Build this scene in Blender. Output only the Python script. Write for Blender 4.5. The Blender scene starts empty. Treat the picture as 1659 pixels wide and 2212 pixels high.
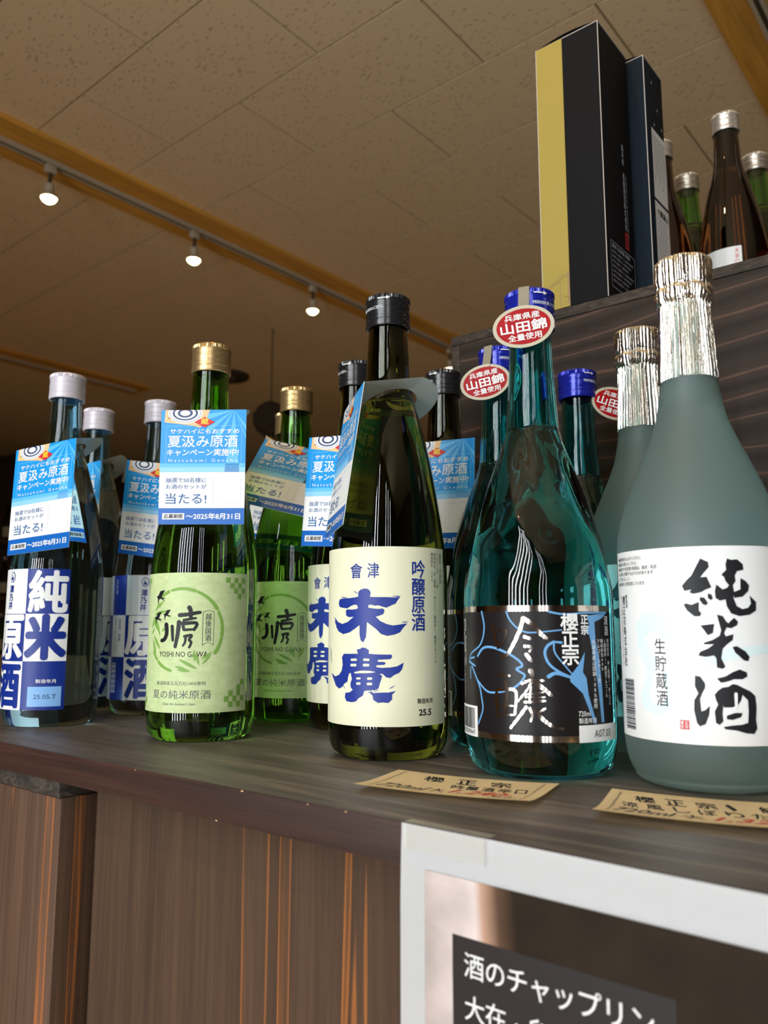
import bpy, bmesh, math, random
from math import sin, cos, pi, radians, atan2, hypot
from mathutils import Vector, Matrix
from mathutils.geometry import tessellate_polygon
random.seed(7)
SC = bpy.context.scene
COL = SC.collection
# ---------------------------------------------------------------- camera
# world: X runs along the counter edge to the right, Y goes back across it, Z=0 is the counter top
HC = 0.0805; YAW = radians(39.6); PITCH = math.atan(244/1720)
cd = bpy.data.cameras.new('camera'); cam = bpy.data.objects.new('camera', cd); COL.objects.link(cam)
cam.location = (0, 0, HC); cam.rotation_euler = (pi/2 + PITCH, 0, YAW)
cd.sensor_fit = 'VERTICAL'; cd.sensor_height = 36; cd.lens = 36*1720/2212
cd.clip_start = 0.01; cd.clip_end = 60
cd.dof.use_dof = True; cd.dof.focus_distance = 0.53; cd.dof.aperture_fstop = 11
SC.camera = cam
# ---------------------------------------------------------------- world, exposure
w = bpy.data.worlds.new('world'); SC.world = w; w.use_nodes = True
w.node_tree.nodes['Background'].inputs[0].default_value = (0.75, 0.86, 1.0, 1)
w.node_tree.nodes['Background'].inputs[1].default_value = 0.6
SC.view_settings.view_transform = 'Standard'; SC.view_settings.look = 'None'
SC.view_settings.gamma = 1; SC.view_settings.use_curve_mapping = False
SC.view_settings.exposure = 0.15
SC.cycles.max_bounces = 16; SC.cycles.transmission_bounces = 14; SC.cycles.glossy_bounces = 6
SC.cycles.diffuse_bounces = 4; SC.cycles.sample_clamp_indirect = 4; SC.cycles.blur_glossy = 0.3
# ---------------------------------------------------------------- large lights: the shop-front panes
WY = -1.45                                                   # the glazed shop front behind the viewer, hung with upright blinds
WIN = [(-.80, .38), (.86, 1.72)]                             # two windows: x from, x to
GAPS = [(-.70, .075), (-.52, .075), (-.34, .085), (-.13, .085), (.08, .075), (.27, .06), (.98, .07), (1.22, .07), (1.50, .09)]   # openings between blind slats: x centre, width
def area(name, loc, rot, sx, sy, power, col, spread=180):
    l = bpy.data.lights.new(name, 'AREA'); l.shape = 'RECTANGLE'; l.size = sx; l.size_y = sy
    l.energy = power; l.color = col; l.spread = radians(spread)
    o = bpy.data.objects.new(name, l); COL.objects.link(o); o.location = loc; o.rotation_euler = rot
    return o
for x, wd in GAPS:
    area("daylight_gap", (x, WY-.07, 0.38), (pi/2, 0, 0), wd*.8, 2.15, 7.6*wd/.075, (0.93, 0.97, 1.0))
# ---------------------------------------------------------------- materials
def nodes(m):
    m.use_nodes = True; return m.node_tree.nodes, m.node_tree.links, m.node_tree.nodes['Principled BSDF']
def mat(name, col, rough=.5, metal=0, trans=0, ior=1.45, emit=None, spec=None, alpha=None, coat=0):
    m = bpy.data.materials.new(name); n, l, b = nodes(m)
    b.inputs['Base Color'].default_value = (*col, 1); b.inputs['Roughness'].default_value = rough
    b.inputs['Metallic'].default_value = metal; b.inputs['Transmission Weight'].default_value = trans
    b.inputs['IOR'].default_value = ior
    b.inputs['Coat Weight'].default_value = coat
    if spec is not None: b.inputs['Specular IOR Level'].default_value = spec
    if emit:
        b.inputs['Emission Color'].default_value = (*emit[0], 1); b.inputs['Emission Strength'].default_value = emit[1]
    return m
def ramp(n, stops):
    r = n.new('ShaderNodeValToRGB'); e = r.color_ramp.elements
    e[0].position, e[0].color = stops[0][0], (*stops[0][1], 1)
    e[1].position, e[1].color = stops[-1][0], (*stops[-1][1], 1)
    for p, c in stops[1:-1]:
        x = e.new(p); x.color = (*c, 1)
    return r
def coords(n, l, scale, loc=(0, 0, 0)):
    t = n.new('ShaderNodeTexCoord'); mp = n.new('ShaderNodeMapping')
    mp.inputs['Scale'].default_value = scale; mp.inputs['Location'].default_value = loc
    l.new(t.outputs['Object'], mp.inputs['Vector']); return mp
def noise(n, l, mp, sc=1, det=4, rough=.6, dist=0):
    t = n.new('ShaderNodeTexNoise'); t.inputs['Scale'].default_value = sc; t.inputs['Detail'].default_value = det
    t.inputs['Roughness'].default_value = rough; t.inputs['Distortion'].default_value = dist
    l.new(mp.outputs[0], t.inputs['Vector']); return t
def mixc(n, l, a, b, f, mode='MIX'):
    x = n.new('ShaderNodeMix'); x.data_type = 'RGBA'; x.blend_type = mode
    l.new(a, x.inputs[6]); l.new(b, x.inputs[7])
    if isinstance(f, float): x.inputs[0].default_value = f
    else: l.new(f, x.inputs[0])
    return x.outputs[2]
def bump(n, l, b, src, st=.3, dist=.001):
    x = n.new('ShaderNodeBump'); x.inputs['Strength'].default_value = st; x.inputs['Distance'].default_value = dist
    l.new(src, x.inputs['Height']); l.new(x.outputs[0], b.inputs['Normal'])
def wood(name, dark, mid, streak, scale, rough=.5, smin=.60, smax=.66, bstr=.4, fine=3.0, wavy=0.0):
    m = bpy.data.materials.new(name); n, l, b = nodes(m)
    mp = coords(n, l, scale)
    a = noise(n, l, mp, 1, 6, .62, .35 + wavy)
    base = ramp(n, [(.3, dark), (.7, mid)]); l.new(a.outputs[0], base.inputs[0])
    mp2 = coords(n, l, tuple(v*.55 for v in scale), (3.1, 7.7, 1.9))
    s = noise(n, l, mp2, 1, 3, .5, .2 + wavy)
    sr = ramp(n, [(smin, (0, 0, 0)), (smax, (1, 1, 1)), (smax+.015, (.3, .3, .3)), (smax+.05, (0, 0, 0))]); l.new(s.outputs[0], sr.inputs[0])
    st = n.new('ShaderNodeRGB'); st.outputs[0].default_value = (*streak, 1)
    c = mixc(n, l, base.outputs[0], st.outputs[0], sr.outputs[0])
    mp3 = coords(n, l, tuple(v*fine for v in scale))
    f = noise(n, l, mp3, 1, 5, .7)
    fr = ramp(n, [(.25, (.62, .62, .62)), (.75, (1.25, 1.25, 1.25))]); l.new(f.outputs[0], fr.inputs[0])
    c = mixc(n, l, c, fr.outputs[0], 1.0, 'MULTIPLY')
    l.new(c, b.inputs['Base Color']); b.inputs['Roughness'].default_value = rough
    bump(n, l, b, f.outputs[0], bstr, .0006)
    return m
M = {}
M['top_wood'] = wood('counter_top_wood', (.052, .044, .037), (.108, .092, .076), (.14, .115, .09), (5, 60, 60), .42, .55, .62, .25)
M['edge_wood'] = wood('counter_edge_wood', (.024, .0085, .0055), (.046, .0185, .0115), (.065, .027, .016), (4, 80, 150), .5, .55, .62, .35)
M['panel_wood'] = wood('panel_wood', (.046, .021, .0085), (.080, .041, .019), (.30, .10, .018), (46, 46, 1.5), .85, .585, .597, .35, 6, .35)
M['post_wood'] = wood('post_wood', (.062, .030, .014), (.110, .057, .031), (.32, .105, .022), (75, 75, 2.0), .7, .555, .585, .4, 4)
M['end_grain'] = wood('end_grain_wood', (.014, .010, .007), (.050, .037, .026), (.075, .055, .04), (60, 60, 160), .8, .5, .6, .9, 2, 1.5)
M['crate_wood'] = wood('crate_wood', (.024, .014, .009), (.060, .036, .024), (.17, .085, .055), (1.6, 30, 62), .55, .50, .52, .6, 4, .3)
def crate():
    m = bpy.data.materials.new('crate_wood'); n, l, b = nodes(m)
    mp = coords(n, l, (1.7, 8, 13)); wv = n.new('ShaderNodeTexWave'); wv.wave_type = 'BANDS'; wv.bands_direction = 'Z'; wv.wave_profile = 'SIN'
    wv.inputs['Scale'].default_value = 1.25; wv.inputs['Distortion'].default_value = 16; wv.inputs['Detail'].default_value = 2.5; wv.inputs['Detail Scale'].default_value = .8
    l.new(mp.outputs[0], wv.inputs['Vector'])
    r = ramp(n, [(0, (.016, .0105, .008)), (.6, (.028, .019, .0145)), (.965, (.034, .022, .017)), (1.0, (.095, .052, .038))]); l.new(wv.outputs[0], r.inputs[0])
    f = noise(n, l, coords(n, l, (60, 300, 700)), 1, 5, .7); fr = ramp(n, [(.25, (.7, .7, .7)), (.75, (1.25, 1.25, 1.25))]); l.new(f.outputs[0], fr.inputs[0])
    l.new(mixc(n, l, r.outputs[0], fr.outputs[0], 1.0, 'MULTIPLY'), b.inputs['Base Color']); b.inputs['Roughness'].default_value = .7
    b.inputs['Specular IOR Level'].default_value = .35
    bump(n, l, b, f.outputs[0], .3, .0006); return m
M['crate_wood'] = crate()
M['beam_wood'] = wood('beam_wood', (.66, .32, .045), (.80, .41, .075), (.80, .44, .09), (20, 1, 20), .55, .55, .7, .1)
M['wall_wood'] = wood('wall_wood', (.10, .05, .02), (.17, .085, .035), (.2, .1, .04), (4, 4, .6), .6)
def tile_mat():
    m = bpy.data.materials.new('ceiling_tile'); n, l, b = nodes(m)
    mp = coords(n, l, (42, 104, 60))
    wv = noise(n, l, coords(n, l, (25, 25, 25)), 1, 3)
    ad = n.new('ShaderNodeVectorMath'); ad.operation = 'MULTIPLY_ADD'
    l.new(wv.outputs['Color'], ad.inputs[0]); ad.inputs[1].default_value = (1.3, 2.2, 0); l.new(mp.outputs[0], ad.inputs[2])
    v = n.new('ShaderNodeTexVoronoi'); v.inputs['Scale'].default_value = 1; v.inputs['Randomness'].default_value = 1; l.new(ad.outputs[0], v.inputs['Vector'])
    r = ramp(n, [(.16, (1, 1, 1)), (.27, (0, 0, 0))]); l.new(v.outputs['Distance'], r.inputs[0])
    sel = n.new('ShaderNodeTexNoise'); sel.inputs['Scale'].default_value = 22; l.new(coords(n, l, (1, 1, 1)).outputs[0], sel.inputs['Vector'])
    sr = ramp(n, [(.36, (.25, .25, .25)), (.54, (1, 1, 1))]); l.new(sel.outputs[0], sr.inputs[0])
    mask = mixc(n, l, r.outputs[0], sr.outputs[0], 1.0, 'MULTIPLY')
    c1 = n.new('ShaderNodeRGB'); c1.outputs[0].default_value = (.86, .66, .40, 1)
    c2 = n.new('ShaderNodeRGB'); c2.outputs[0].default_value = (.58, .42, .24, 1)
    l.new(mixc(n, l, c1.outputs[0], c2.outputs[0], mask), b.inputs['Base Color']); b.inputs['Roughness'].default_value = .85
    inv = n.new('ShaderNodeInvert'); l.new(mask, inv.inputs['Color'])
    bump(n, l, b, inv.outputs[0], .5, .002)
    return m
M['tile'] = tile_mat()
M['seam'] = mat('seam_shadow_board', (.22, .16, .09), .9)
M['white_metal'] = mat('white_enamel', (.50, .42, .30), .45)
M['ball'] = mat('cedar_ball', (.035, .022, .012), .9)
M['dark'] = mat('dark_slot', (.05, .04, .02), .7)
M['bulb'] = mat('lamp_glass_lit', (1, .9, .7), .3, emit=((1, .80, .42), 16))
M['floor'] = wood('floor_wood', (.42, .37, .30), (.52, .46, .38), (.55, .48, .4), (2, 14, 2), .5)
M['plaster'] = mat('plaster', (.12, .085, .055), .8)
M['frame'] = mat('window_frame_metal', (.10, .09, .08), .4)
def glass(name, col, ior=1.50, rough=0.0):
    return mat(name, col, rough, 0, 1, ior)
M['g_olive'] = glass('olive_green_glass', (.125, .135, .013))
M['g_green'] = glass('bright_green_glass', (.27, .64, .06))
M['g_aqua'] = glass('pale_aqua_glass', (.50, .80, .92))
M['g_teal'] = glass('teal_blue_glass', (.12, .64, .66))
M['g_brown'] = glass('amber_brown_glass', (.11, .030, .006))
def frost():
    m = bpy.data.materials.new('frosted_teal_glass'); n, l, b = nodes(m)
    b.inputs['Base Color'].default_value = (.44, .60, .575, 1); b.inputs['Roughness'].default_value = .50
    b.inputs['Transmission Weight'].default_value = .86; b.inputs['IOR'].default_value = 1.4
    return m
M['g_frost'] = frost()
def foil():
    m = bpy.data.materials.new('crinkled_silver_foil'); n, l, b = nodes(m)
    b.inputs['Base Color'].default_value = (.88, .84, .76, 1); b.inputs['Metallic'].default_value = 1; b.inputs['Roughness'].default_value = .16
    a = noise(n, l, coords(n, l, (700, 700, 60)), 1, 3)
    c = noise(n, l, coords(n, l, (500, 500, 500)), 1, 3)
    bump(n, l, b, mixc(n, l, a.outputs[0], c.outputs[0], .35), .9, .0006)
    return m
M['foil'] = foil()
M['silver_foil'] = mat('hot_stamped_silver', (.62, .54, .47), .10, 1)
M['cap_black'] = mat('black_cap', (.012, .012, .013), .25, coat=.5)
M['cap_blue'] = mat('blue_cap', (.012, .022, .38), .22, .35, coat=.6)
M['cap_gold'] = mat('gold_cap', (.62, .43, .20), .32, .85)
M['cap_white'] = mat('pearl_lilac_cap', (.62, .58, .64), .35, .15)
M['cap_silver'] = mat('silver_cap', (.74, .68, .60), .32, .8)
M['cream'] = mat('cream_label_paper', (.77, .76, .55), .42)
def washi():
    m = bpy.data.materials.new('pale_green_washi_paper'); n, l, b = nodes(m)
    a = noise(n, l, coords(n, l, (120, 120, 220)), 1, 5, .7)
    r = ramp(n, [(.3, (.44, .56, .26)), (.7, (.60, .70, .38))]); l.new(a.outputs[0], r.inputs[0])
    l.new(r.outputs[0], b.inputs['Base Color']); b.inputs['Roughness'].default_value = .55
    return m
M['washi'] = washi()
for k, c, r in [('white', (.80, .81, .80), .4), ('paper', (.84, .86, .88), .6), ('blue', (.007, .028, .24), .35), ('royal', (.013, .034, .26), .4), ('ink', (.015, .015, .018), .4),
                ('grey_ink', (.12, .12, .12), .5), ('lblue', (.22, .45, .82), .4), ('wash', (.68, .83, .83), .45), ('red', (.62, .02, .025), .45), ('label_black', (.012, .010, .011), .30),
                ('flower', (.13, .34, .62), .4), ('bamboo', (.20, .38, .07), .5), ('gold', (.55, .42, .10), .5), ('kraft', (.97, .84, .56), .7), ('beige', (.50, .45, .33), .35),
                ('tag_blue', (.012, .30, .74), .35), ('tag_light', (.11, .48, .86), .35), ('tag_pale', (.28, .60, .90), .35), ('tag_deep', (.006, .12, .47), .35), ('tag_ink', (.03, .12, .34), .4),
                ('tan', (.80, .52, .26), .45), ('tan_dark', (.30, .20, .10), .5), ('navy', (.03, .06, .16), .4), ('grey', (.50, .52, .60), .4), ('yellow', (.85, .62, .04), .4), ('box_black', (.008, .008, .009), .75),
                ('box_navy', (.008, .014, .021), .75), ('box_gold', (.36, .275, .065), .6), ('seal_red', (.36, .004, .006), .45), ('pink_edge', (.55, .50, .45), .5), ('poster_black', (.022, .018, .018), .5)]:
    M[k] = mat(k + '_print', c, r, spec=.12 if k.startswith('box') else .25 if max(c) < .1 or k == 'seal_red' else .4)
M['kraft_txt'] = M['ink']
m = mat('translucent_card_back', (.78, .83, .80), .45); M['flap'] = m
def poster_photo():
    m = bpy.data.materials.new('poster_photo_print'); n, l, b = nodes(m)
    t = n.new('ShaderNodeTexCoord'); mp = n.new('ShaderNodeMapping'); mp.inputs['Location'].default_value = (-.0126, 0, .0156)
    l.new(t.outputs['Object'], mp.inputs['Vector']); sep = n.new('ShaderNodeSeparateXYZ'); l.new(mp.outputs[0], sep.inputs[0])
    nz = n.new('ShaderNodeTexNoise'); nz.inputs['Scale'].default_value = 45; nz.inputs['Detail'].default_value = 5; l.new(t.outputs['Object'], nz.inputs['Vector'])
    def math_(op, a, c, v=None):
        q = n.new('ShaderNodeMath'); q.operation = op; 
        l.new(a, q.inputs[0])
        if v is not None: q.inputs[1].default_value = v
        else: l.new(c, q.inputs[1])
        return q.outputs[0]
    x = math_('MULTIPLY', sep.outputs[0], None, 12.5)          # 0 at the picture's left edge, 1 after 10 cm
    x = math_('ADD', x, math_('MULTIPLY', nz.outputs[0], None, .03))
    z = math_('MULTIPLY', sep.outputs[2], None, 2.2)
    x = math_('SUBTRACT', x, math_('MULTIPLY', z, None, -.4))
    r = ramp(n, [(.015, (.42, .36, .34)), (.30, (.60, .52, .50)), (.345, (.40, .25, .18)), (.43, (.09, .05, .03)), (.52, (.020, .0135, .008))]); l.new(x, r.inputs[0])
    nr = ramp(n, [(.3, (.6, .6, .6)), (.7, (1.4, 1.4, 1.4))]); l.new(nz.outputs[0], nr.inputs[0])
    l.new(mixc(n, l, r.outputs[0], nr.outputs[0], .5, 'MULTIPLY'), b.inputs['Base Color']); b.inputs['Roughness'].default_value = .7; b.inputs['Specular IOR Level'].default_value = .12
    return m
M['poster_photo'] = poster_photo()
M['tape'] = mat('clear_tape', (.70, .70, .64), .2); M['tape'].node_tree.nodes['Principled BSDF'].inputs['Alpha'].default_value = .22
# ---------------------------------------------------------------- mesh helpers
def link(name, me, parent=None, **kw):
    o = bpy.data.objects.new(name, me); COL.objects.link(o)
    if parent: o.parent = parent
    for k, v in kw.items(): o[k] = v
    return o
def tag(o, label=None, cat=None, group=None, kind=None):
    if label: o['label'] = label
    if cat: o['category'] = cat
    if group: o['group'] = group
    if kind: o['kind'] = kind
    return o
def empty(name, loc=(0, 0, 0), rz=0):
    o = bpy.data.objects.new(name, None); COL.objects.link(o); o.location = loc; o.rotation_euler = (0, 0, rz); o.empty_display_size = .05
    return o
def finish(bm, name, mats, smooth=True, angle=35):
    me = bpy.data.meshes.new(name); bm.normal_update(); bm.to_mesh(me); bm.free()
    for m_ in (mats if isinstance(mats, (list, tuple)) else [mats]): me.materials.append(m_)
    if smooth:
        for p in me.polygons: p.use_smooth = True
        try: me.set_sharp_from_angle(angle=radians(angle))
        except Exception: pass
    return me
def box(bm, x0, x1, y0, y1, z0, z1, mi=0, bev=0):
    v = [bm.verts.new((x, y, z)) for z in (z0, z1) for y in (y0, y1) for x in (x0, x1)]
    fs = [bm.faces.new([v[i] for i in f]) for f in ((0, 2, 3, 1), (4, 5, 7, 6), (0, 1, 5, 4), (2, 6, 7, 3), (0, 4, 6, 2), (1, 3, 7, 5))]
    for f in fs: f.material_index = mi
    if bev:
        es = {e for f in fs for e in f.edges}
        bmesh.ops.bevel(bm, geom=list(es), offset=bev, segments=2, affect='EDGES', profile=.5)
def boxo(name, dims, m, parent=None, bev=0, **kw):
    bm = bmesh.new(); box(bm, *dims, bev=bev); return link(name, finish(bm, name, m, bev > 0), parent, **kw)
def pchip(pts, n=6):
    """smooth (z, r) list"""
    out = []
    N = len(pts)
    d = [(pts[i+1][1]-pts[i][1])/max(1e-9, pts[i+1][0]-pts[i][0]) for i in range(N-1)]
    mm = [d[0]] + [0 if d[i-1]*d[i] <= 0 else 2*d[i-1]*d[i]/(d[i-1]+d[i]) for i in range(1, N-1)] + [d[-1]]
    for i in range(N-1):
        h = pts[i+1][0]-pts[i][0]
        for k in range(n):
            t = k/n; t2 = t*t; t3 = t2*t
            out.append((pts[i][0]+h*t, (2*t3-3*t2+1)*pts[i][1]+(t3-2*t2+t)*h*mm[i]+(-2*t3+3*t2)*pts[i+1][1]+(t3-t2)*h*mm[i+1]))
    out.append(pts[-1]); return out
def lathe(bm, prof, seg=72, mod=None, mi=0, close0=False, close1=False, flip=False):
    rings = []
    for z, r in prof:
        rings.append([bm.verts.new(((r if not mod else mod(z, r, 2*pi*k/seg))*cos(2*pi*k/seg), (r if not mod else mod(z, r, 2*pi*k/seg))*sin(2*pi*k/seg), z)) for k in range(seg)])
    def F(vs):
        f = bm.faces.new(vs[::-1] if flip else vs); f.material_index = mi
    for a, b in zip(rings, rings[1:]):
        for k in range(seg):
            F([a[k], a[(k+1) % seg], b[(k+1) % seg], b[k]])
    if close0:
        c = bm.verts.new((0, 0, prof[0][0]))
        for k in range(seg): F([c, rings[0][(k+1) % seg], rings[0][k]])
    if close1:
        c = bm.verts.new((0, 0, prof[-1][0]))
        for k in range(seg): F([c, rings[-1][k], rings[-1][(k+1) % seg]])
# ---------------------------------------------------------------- flat print: shapes are lists of 2D polygons in mm, wrapped or laid flat
FC = {}
def glyphs(s, bold=0.0, shear=0.0):
    k = (s, bold, shear)
    if k not in FC:
        c = bpy.data.curves.new('t', 'FONT'); c.body = s; c.resolution_u = 2 if len(s) > 3 else 3; c.shear = shear
        o = bpy.data.objects.new('t', c); me = bpy.data.meshes.new_from_object(o)
        vs = [(v.co.x, v.co.y) for v in me.vertices]; fs = [tuple(p.vertices) for p in me.polygons]
        bpy.data.objects.remove(o); bpy.data.curves.remove(c); bpy.data.meshes.remove(me)
        xs = [v[0] for v in vs] or [0, 1]; ys = [v[1] for v in vs] or [0, 1]
        FC[k] = (vs, fs, (min(xs), max(xs), min(ys), max(ys)))
    return FC[k]
class Print:
    """layers of flat print; add(...) takes mm coordinates and a material key"""
    def __init__(s): s.v = []; s.f = []; s.mats = []; s.ns = 0
    def mi(s, m):
        if m not in s.mats: s.mats.append(m)
        return s.mats.index(m)
    def raw(s, vs, fs, m, lay):
        b = len(s.v); s.v += [(x, y, lay) for x, y in vs]; i = s.mi(m)
        s.f += [(tuple(b+k for k in f), i) for f in fs]
    def poly(s, pts, m, lay=1):
        t = tessellate_polygon([[Vector((x, y, 0)) for x, y in pts]])
        s.raw(pts, t, m, lay)
    def rect(s, x0, y0, x1, y1, m, lay=1): s.raw([(x0, y0), (x1, y0), (x1, y1), (x0, y1)], [(0, 1, 2, 3)], m, lay)
    def frame(s, x0, y0, x1, y1, w, m, lay=1):
        s.rect(x0, y0, x1, y0+w, m, lay); s.rect(x0, y1-w, x1, y1, m, lay); s.rect(x0, y0, x0+w, y1, m, lay); s.rect(x1-w, y0, x1, y1, m, lay)
    def ell(s, cx, cy, rx, ry, m, lay=1, n=40, clip=None, a=0):
        pts = []
        for k in range(n):
            x, y = rx*cos(2*pi*k/n), ry*sin(2*pi*k/n)
            x, y = cx+x*cos(a)-y*sin(a), cy+x*sin(a)+y*cos(a)
            if clip is not None: y = min(y, clip)
            pts.append((x, y))
        s.raw(pts, [tuple(range(n))], m, lay)
    def stroke(s, pts, w, m, lay=1, taper=False):
        # smooth polyline with round ends
        P = [Vector(p) for p in pts]; s.ns += 1; lay = lay+.2*((s.ns*3) % 7)/7
        if len(P) > 2:
            Q = []
            for i in range(len(P)-1):
                a, b, c, d = P[max(0, i-1)], P[i], P[i+1], P[min(len(P)-1, i+2)]
                for k in range(5):
                    t = k/5; Q.append(.5*((2*b)+(c-a)*t+(2*a-5*b+4*c-d)*t*t+(3*b-a-3*c+d)*t**3))
            P = Q+[P[-1]]
        if taper and len(P) == 2: P = [P[0].lerp(P[1], k/8) for k in range(9)]
        n = len(P); L = []; R = []
        for i, p in enumerate(P):
            t = (P[min(n-1, i+1)]-P[max(0, i-1)]); t = t.normalized() if t.length > 1e-9 else Vector((1, 0)); q = Vector((-t.y, t.x))
            f = i/(n-1); ww = w*.5*((1-abs(2*f-1)**2*.85) if taper else (1-.25*f))
            L.append(p+q*ww); R.append(p-q*ww)
        vs = [(v.x, v.y) for v in L+R]
        s.raw(vs, [(i, i+1, n+i+1, n+i) for i in range(n-1)], m, lay)
        if not taper:
            s.ell(P[0].x, P[0].y, w*.5, w*.5, m, lay+.1, 10); s.ell(P[-1].x, P[-1].y, w*.37, w*.37, m, lay+.1, 10)
    def text(s, t, x0, y0, x1, y1, m, bold=0, lay=1, shear=0, rot=0):
        """text fitted in a box"""
        vs, fs, (a, b, c, d) = glyphs(t, bold, shear)
        sx = (x1-x0)/max(1e-6, b-a); sy = (y1-y0)/max(1e-6, d-c)
        q = [(x0+(x-a)*sx, y0+(y-c)*sy) for x, y in vs]; e = max(0, bold)*sy*.9
        if rot:
            cx, cy = (x0+x1)/2, (y0+y1)/2; q = [(cx+(x-cx)*cos(rot)-(y-cy)*sin(rot), cy+(x-cx)*sin(rot)+(y-cy)*cos(rot)) for x, y in q]
        s.thick(q, fs, m, lay, e)
    def thick(s, q, fs, m, lay, e):
        s.raw(q, fs, m, lay)
        if e > 0:
            for k in range(8): s.raw([(x+e*cos(k*pi/4), y+e*sin(k*pi/4)) for x, y in q], fs, m, lay+.07*(k+1))
    def vtext(s, t, xc, ytop, ybot, wd, m, bold=0, lay=1, fill=.92, lean=0):
        n = len(t); h = (ytop-ybot)/n
        for i, ch in enumerate(t):
            if ch == ' ': continue
            if ch in 'ー|': s.rect(xc-wd*.05+lean*i, ytop-(i+.9)*h, xc+wd*.05+lean*i, ytop-(i+.1)*h, m, lay); continue
            vs, fs, (a, b, c, d) = glyphs(ch, bold)
            k = wd*fill; kh = h*fill
            ox = xc+lean*i; oy = ytop-(i+.5)*h
            if ch in '、。' : ox += wd*.35; oy += h*.3
            s.thick([(ox+(x-.5)*k*1.05, oy+(y-.38)*kh*1.08) for x, y in vs] if ch not in '0123456789%()（）' else [(ox+(x-(a+b)/2)*k, oy+(y-.38)*kh) for x, y in vs], fs, m, lay, max(0, bold)*kh*.9)
    def mesh(s, name, wrap=None, off=.00012, base=.0001, step=2.5, thick=None):
        bm = bmesh.new(); V = [bm.verts.new((x, y, l)) for x, y, l in s.v]
        for f, i in s.f:
            if len(set(f)) < 3: continue
            try: F = bm.faces.new([V[k] for k in f])
            except ValueError: continue
            F.material_index = i
        bm.normal_update()
        for F in bm.faces:
            if F.normal.z < 0: F.normal_flip()
        if wrap:
            xs = [v[0] for v in s.v]; x = math.floor(min(xs)/step)*step
            while x < max(xs):
                bmesh.ops.bisect_plane(bm, geom=bm.verts[:]+bm.edges[:]+bm.faces[:], plane_co=(x, 0, 0), plane_no=(1, 0, 0), dist=1e-5)
                x += step
        for v in bm.verts:
            x, y, l = v.co
            if wrap:
                r = wrap+base+l*off; t = x/1000/wrap; v.co = (r*sin(t), -r*cos(t), y/1000)
            else: v.co = (x/1000, y/1000, base+l*off)
        me = finish(bm, name, [M[k] for k in s.mats], smooth=bool(wrap), angle=60)
        return me
# ================================================================ THE SETTING
ZC = 1.5155
def struct(name, dims, m, parent=None, **kw):
    o = boxo(name, dims, m, parent, **kw)
    if not parent: o['kind'] = 'structure'
    return o
floor = struct('floor', (-7.2, 3.6, -1.55, 6.2, -1.06, -1.0), M['floor'])
ceil = struct('ceiling', (-7.2, 3.6, -1.55, 6.2, ZC+.0052, ZC+.05), M['seam'])
# acoustic tiles in running bond
TL, TW = .6116, .2965
bm = bmesh.new(); box(bm, -TL/2+.0028, TL/2-.0028, -TW/2+.0026, TW/2-.0026, ZC, ZC+.0051)
for f in [f for f in bm.faces if f.normal.z < 0]: pass
tile_me = finish(bm, 'tile', M['tile'], False)
for k in range(-8, 17):
    y = 1.012+TW*(k+.5)
    x0 = (-1.299 if k % 2 == 0 else -.993)
    for j in range(-9, 8):
        x = x0+TL*(j+.5)
        near = -6.2 < x < .9 and -.3 < y < 5.4
        if near: o = link('tile', tile_me, ceil); o.location = (x, y, 0)
bm = bmesh.new()
for k in range(-8, 17):
    y = 1.012+TW*(k+.5); x0 = (-1.299 if k % 2 == 0 else -.993)
    for j in range(-9, 8):
        x = x0+TL*(j+.5)
        if not (-6.2 < x < .9 and -.3 < y < 5.4) and -7.2 < x-TL/2 and x+TL/2 < 3.6: box(bm, x-TL/2+.0028, x+TL/2-.0028, y-TW/2+.0026, y+TW/2-.0026, ZC, ZC+.0051)
link('tile', finish(bm, 'far_tiles', M['tile'], False), ceil, kind='stuff')
struct('wall_left', (-7.2, -7.1, -1.55, 6.2, -1, ZC+.012), M['wall_wood'])
struct('wall_far', (-7.1, 3.5, 6.1, 6.2, -1, ZC+.012), M['wall_wood'])
struct('wall_right', (2.5, 3.6, -1.55, 6.2, -1, ZC+.012), M['plaster'])
# shop front wall behind the viewer with two windows and their upright blinds
def front(y0, y1, xa, xb):
    bm = bmesh.new(); box(bm, xa, xb, y0, y1, -1, -.72); box(bm, xa, xb, y0, y1, 1.48, ZC+.004); prev = xa
    for a, b in WIN: box(bm, prev, a, y0, y1, -.72, 1.48); prev = b
    box(bm, prev, xb, y0, y1, -.72, 1.48); return bm
link('wall_front', finish(front(WY-.05, WY, -7.1, 3.5), 'wall_front', M['plaster'], False), kind='structure')
for i, (a, b) in enumerate(WIN):
    bm = bmesh.new()
    for q in ((a, a+.03, -.72, 1.48), (b-.03, b, -.72, 1.48), (a+.03, b-.03, -.72, -.69), (a+.03, b-.03, 1.45, 1.48)): box(bm, q[0], q[1], WY-.05, WY-.02, q[2], q[3])
    wn = link('window_%d' % (i+1), finish(bm, 'window', M['frame'], False), kind='structure')
    g = sorted((x-w_/2, x+w_/2) for x, w_ in GAPS if a < x < b); prev = a+.03
    for x0, x1 in g+[(b-.03, b)]:
        if x0-prev > .01: boxo('blind_slat', (prev, x0, WY-.035, WY-.032, -.69, 1.45), M['frame'], wn)
        prev = x1
# ceiling beams
for i, (x0, x1, y0, y1) in enumerate([(-2.345, -2.150, -1.4, 6.1), (-.4845, -.2895, -1.4, 6.1), (-4.27, -4.08, -1.4, 2.70)]):
    struct('trim_%d' % (i+1), (x0, x1, y0, y1, ZC-.016, ZC+.004), M['beam_wood'])
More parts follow.
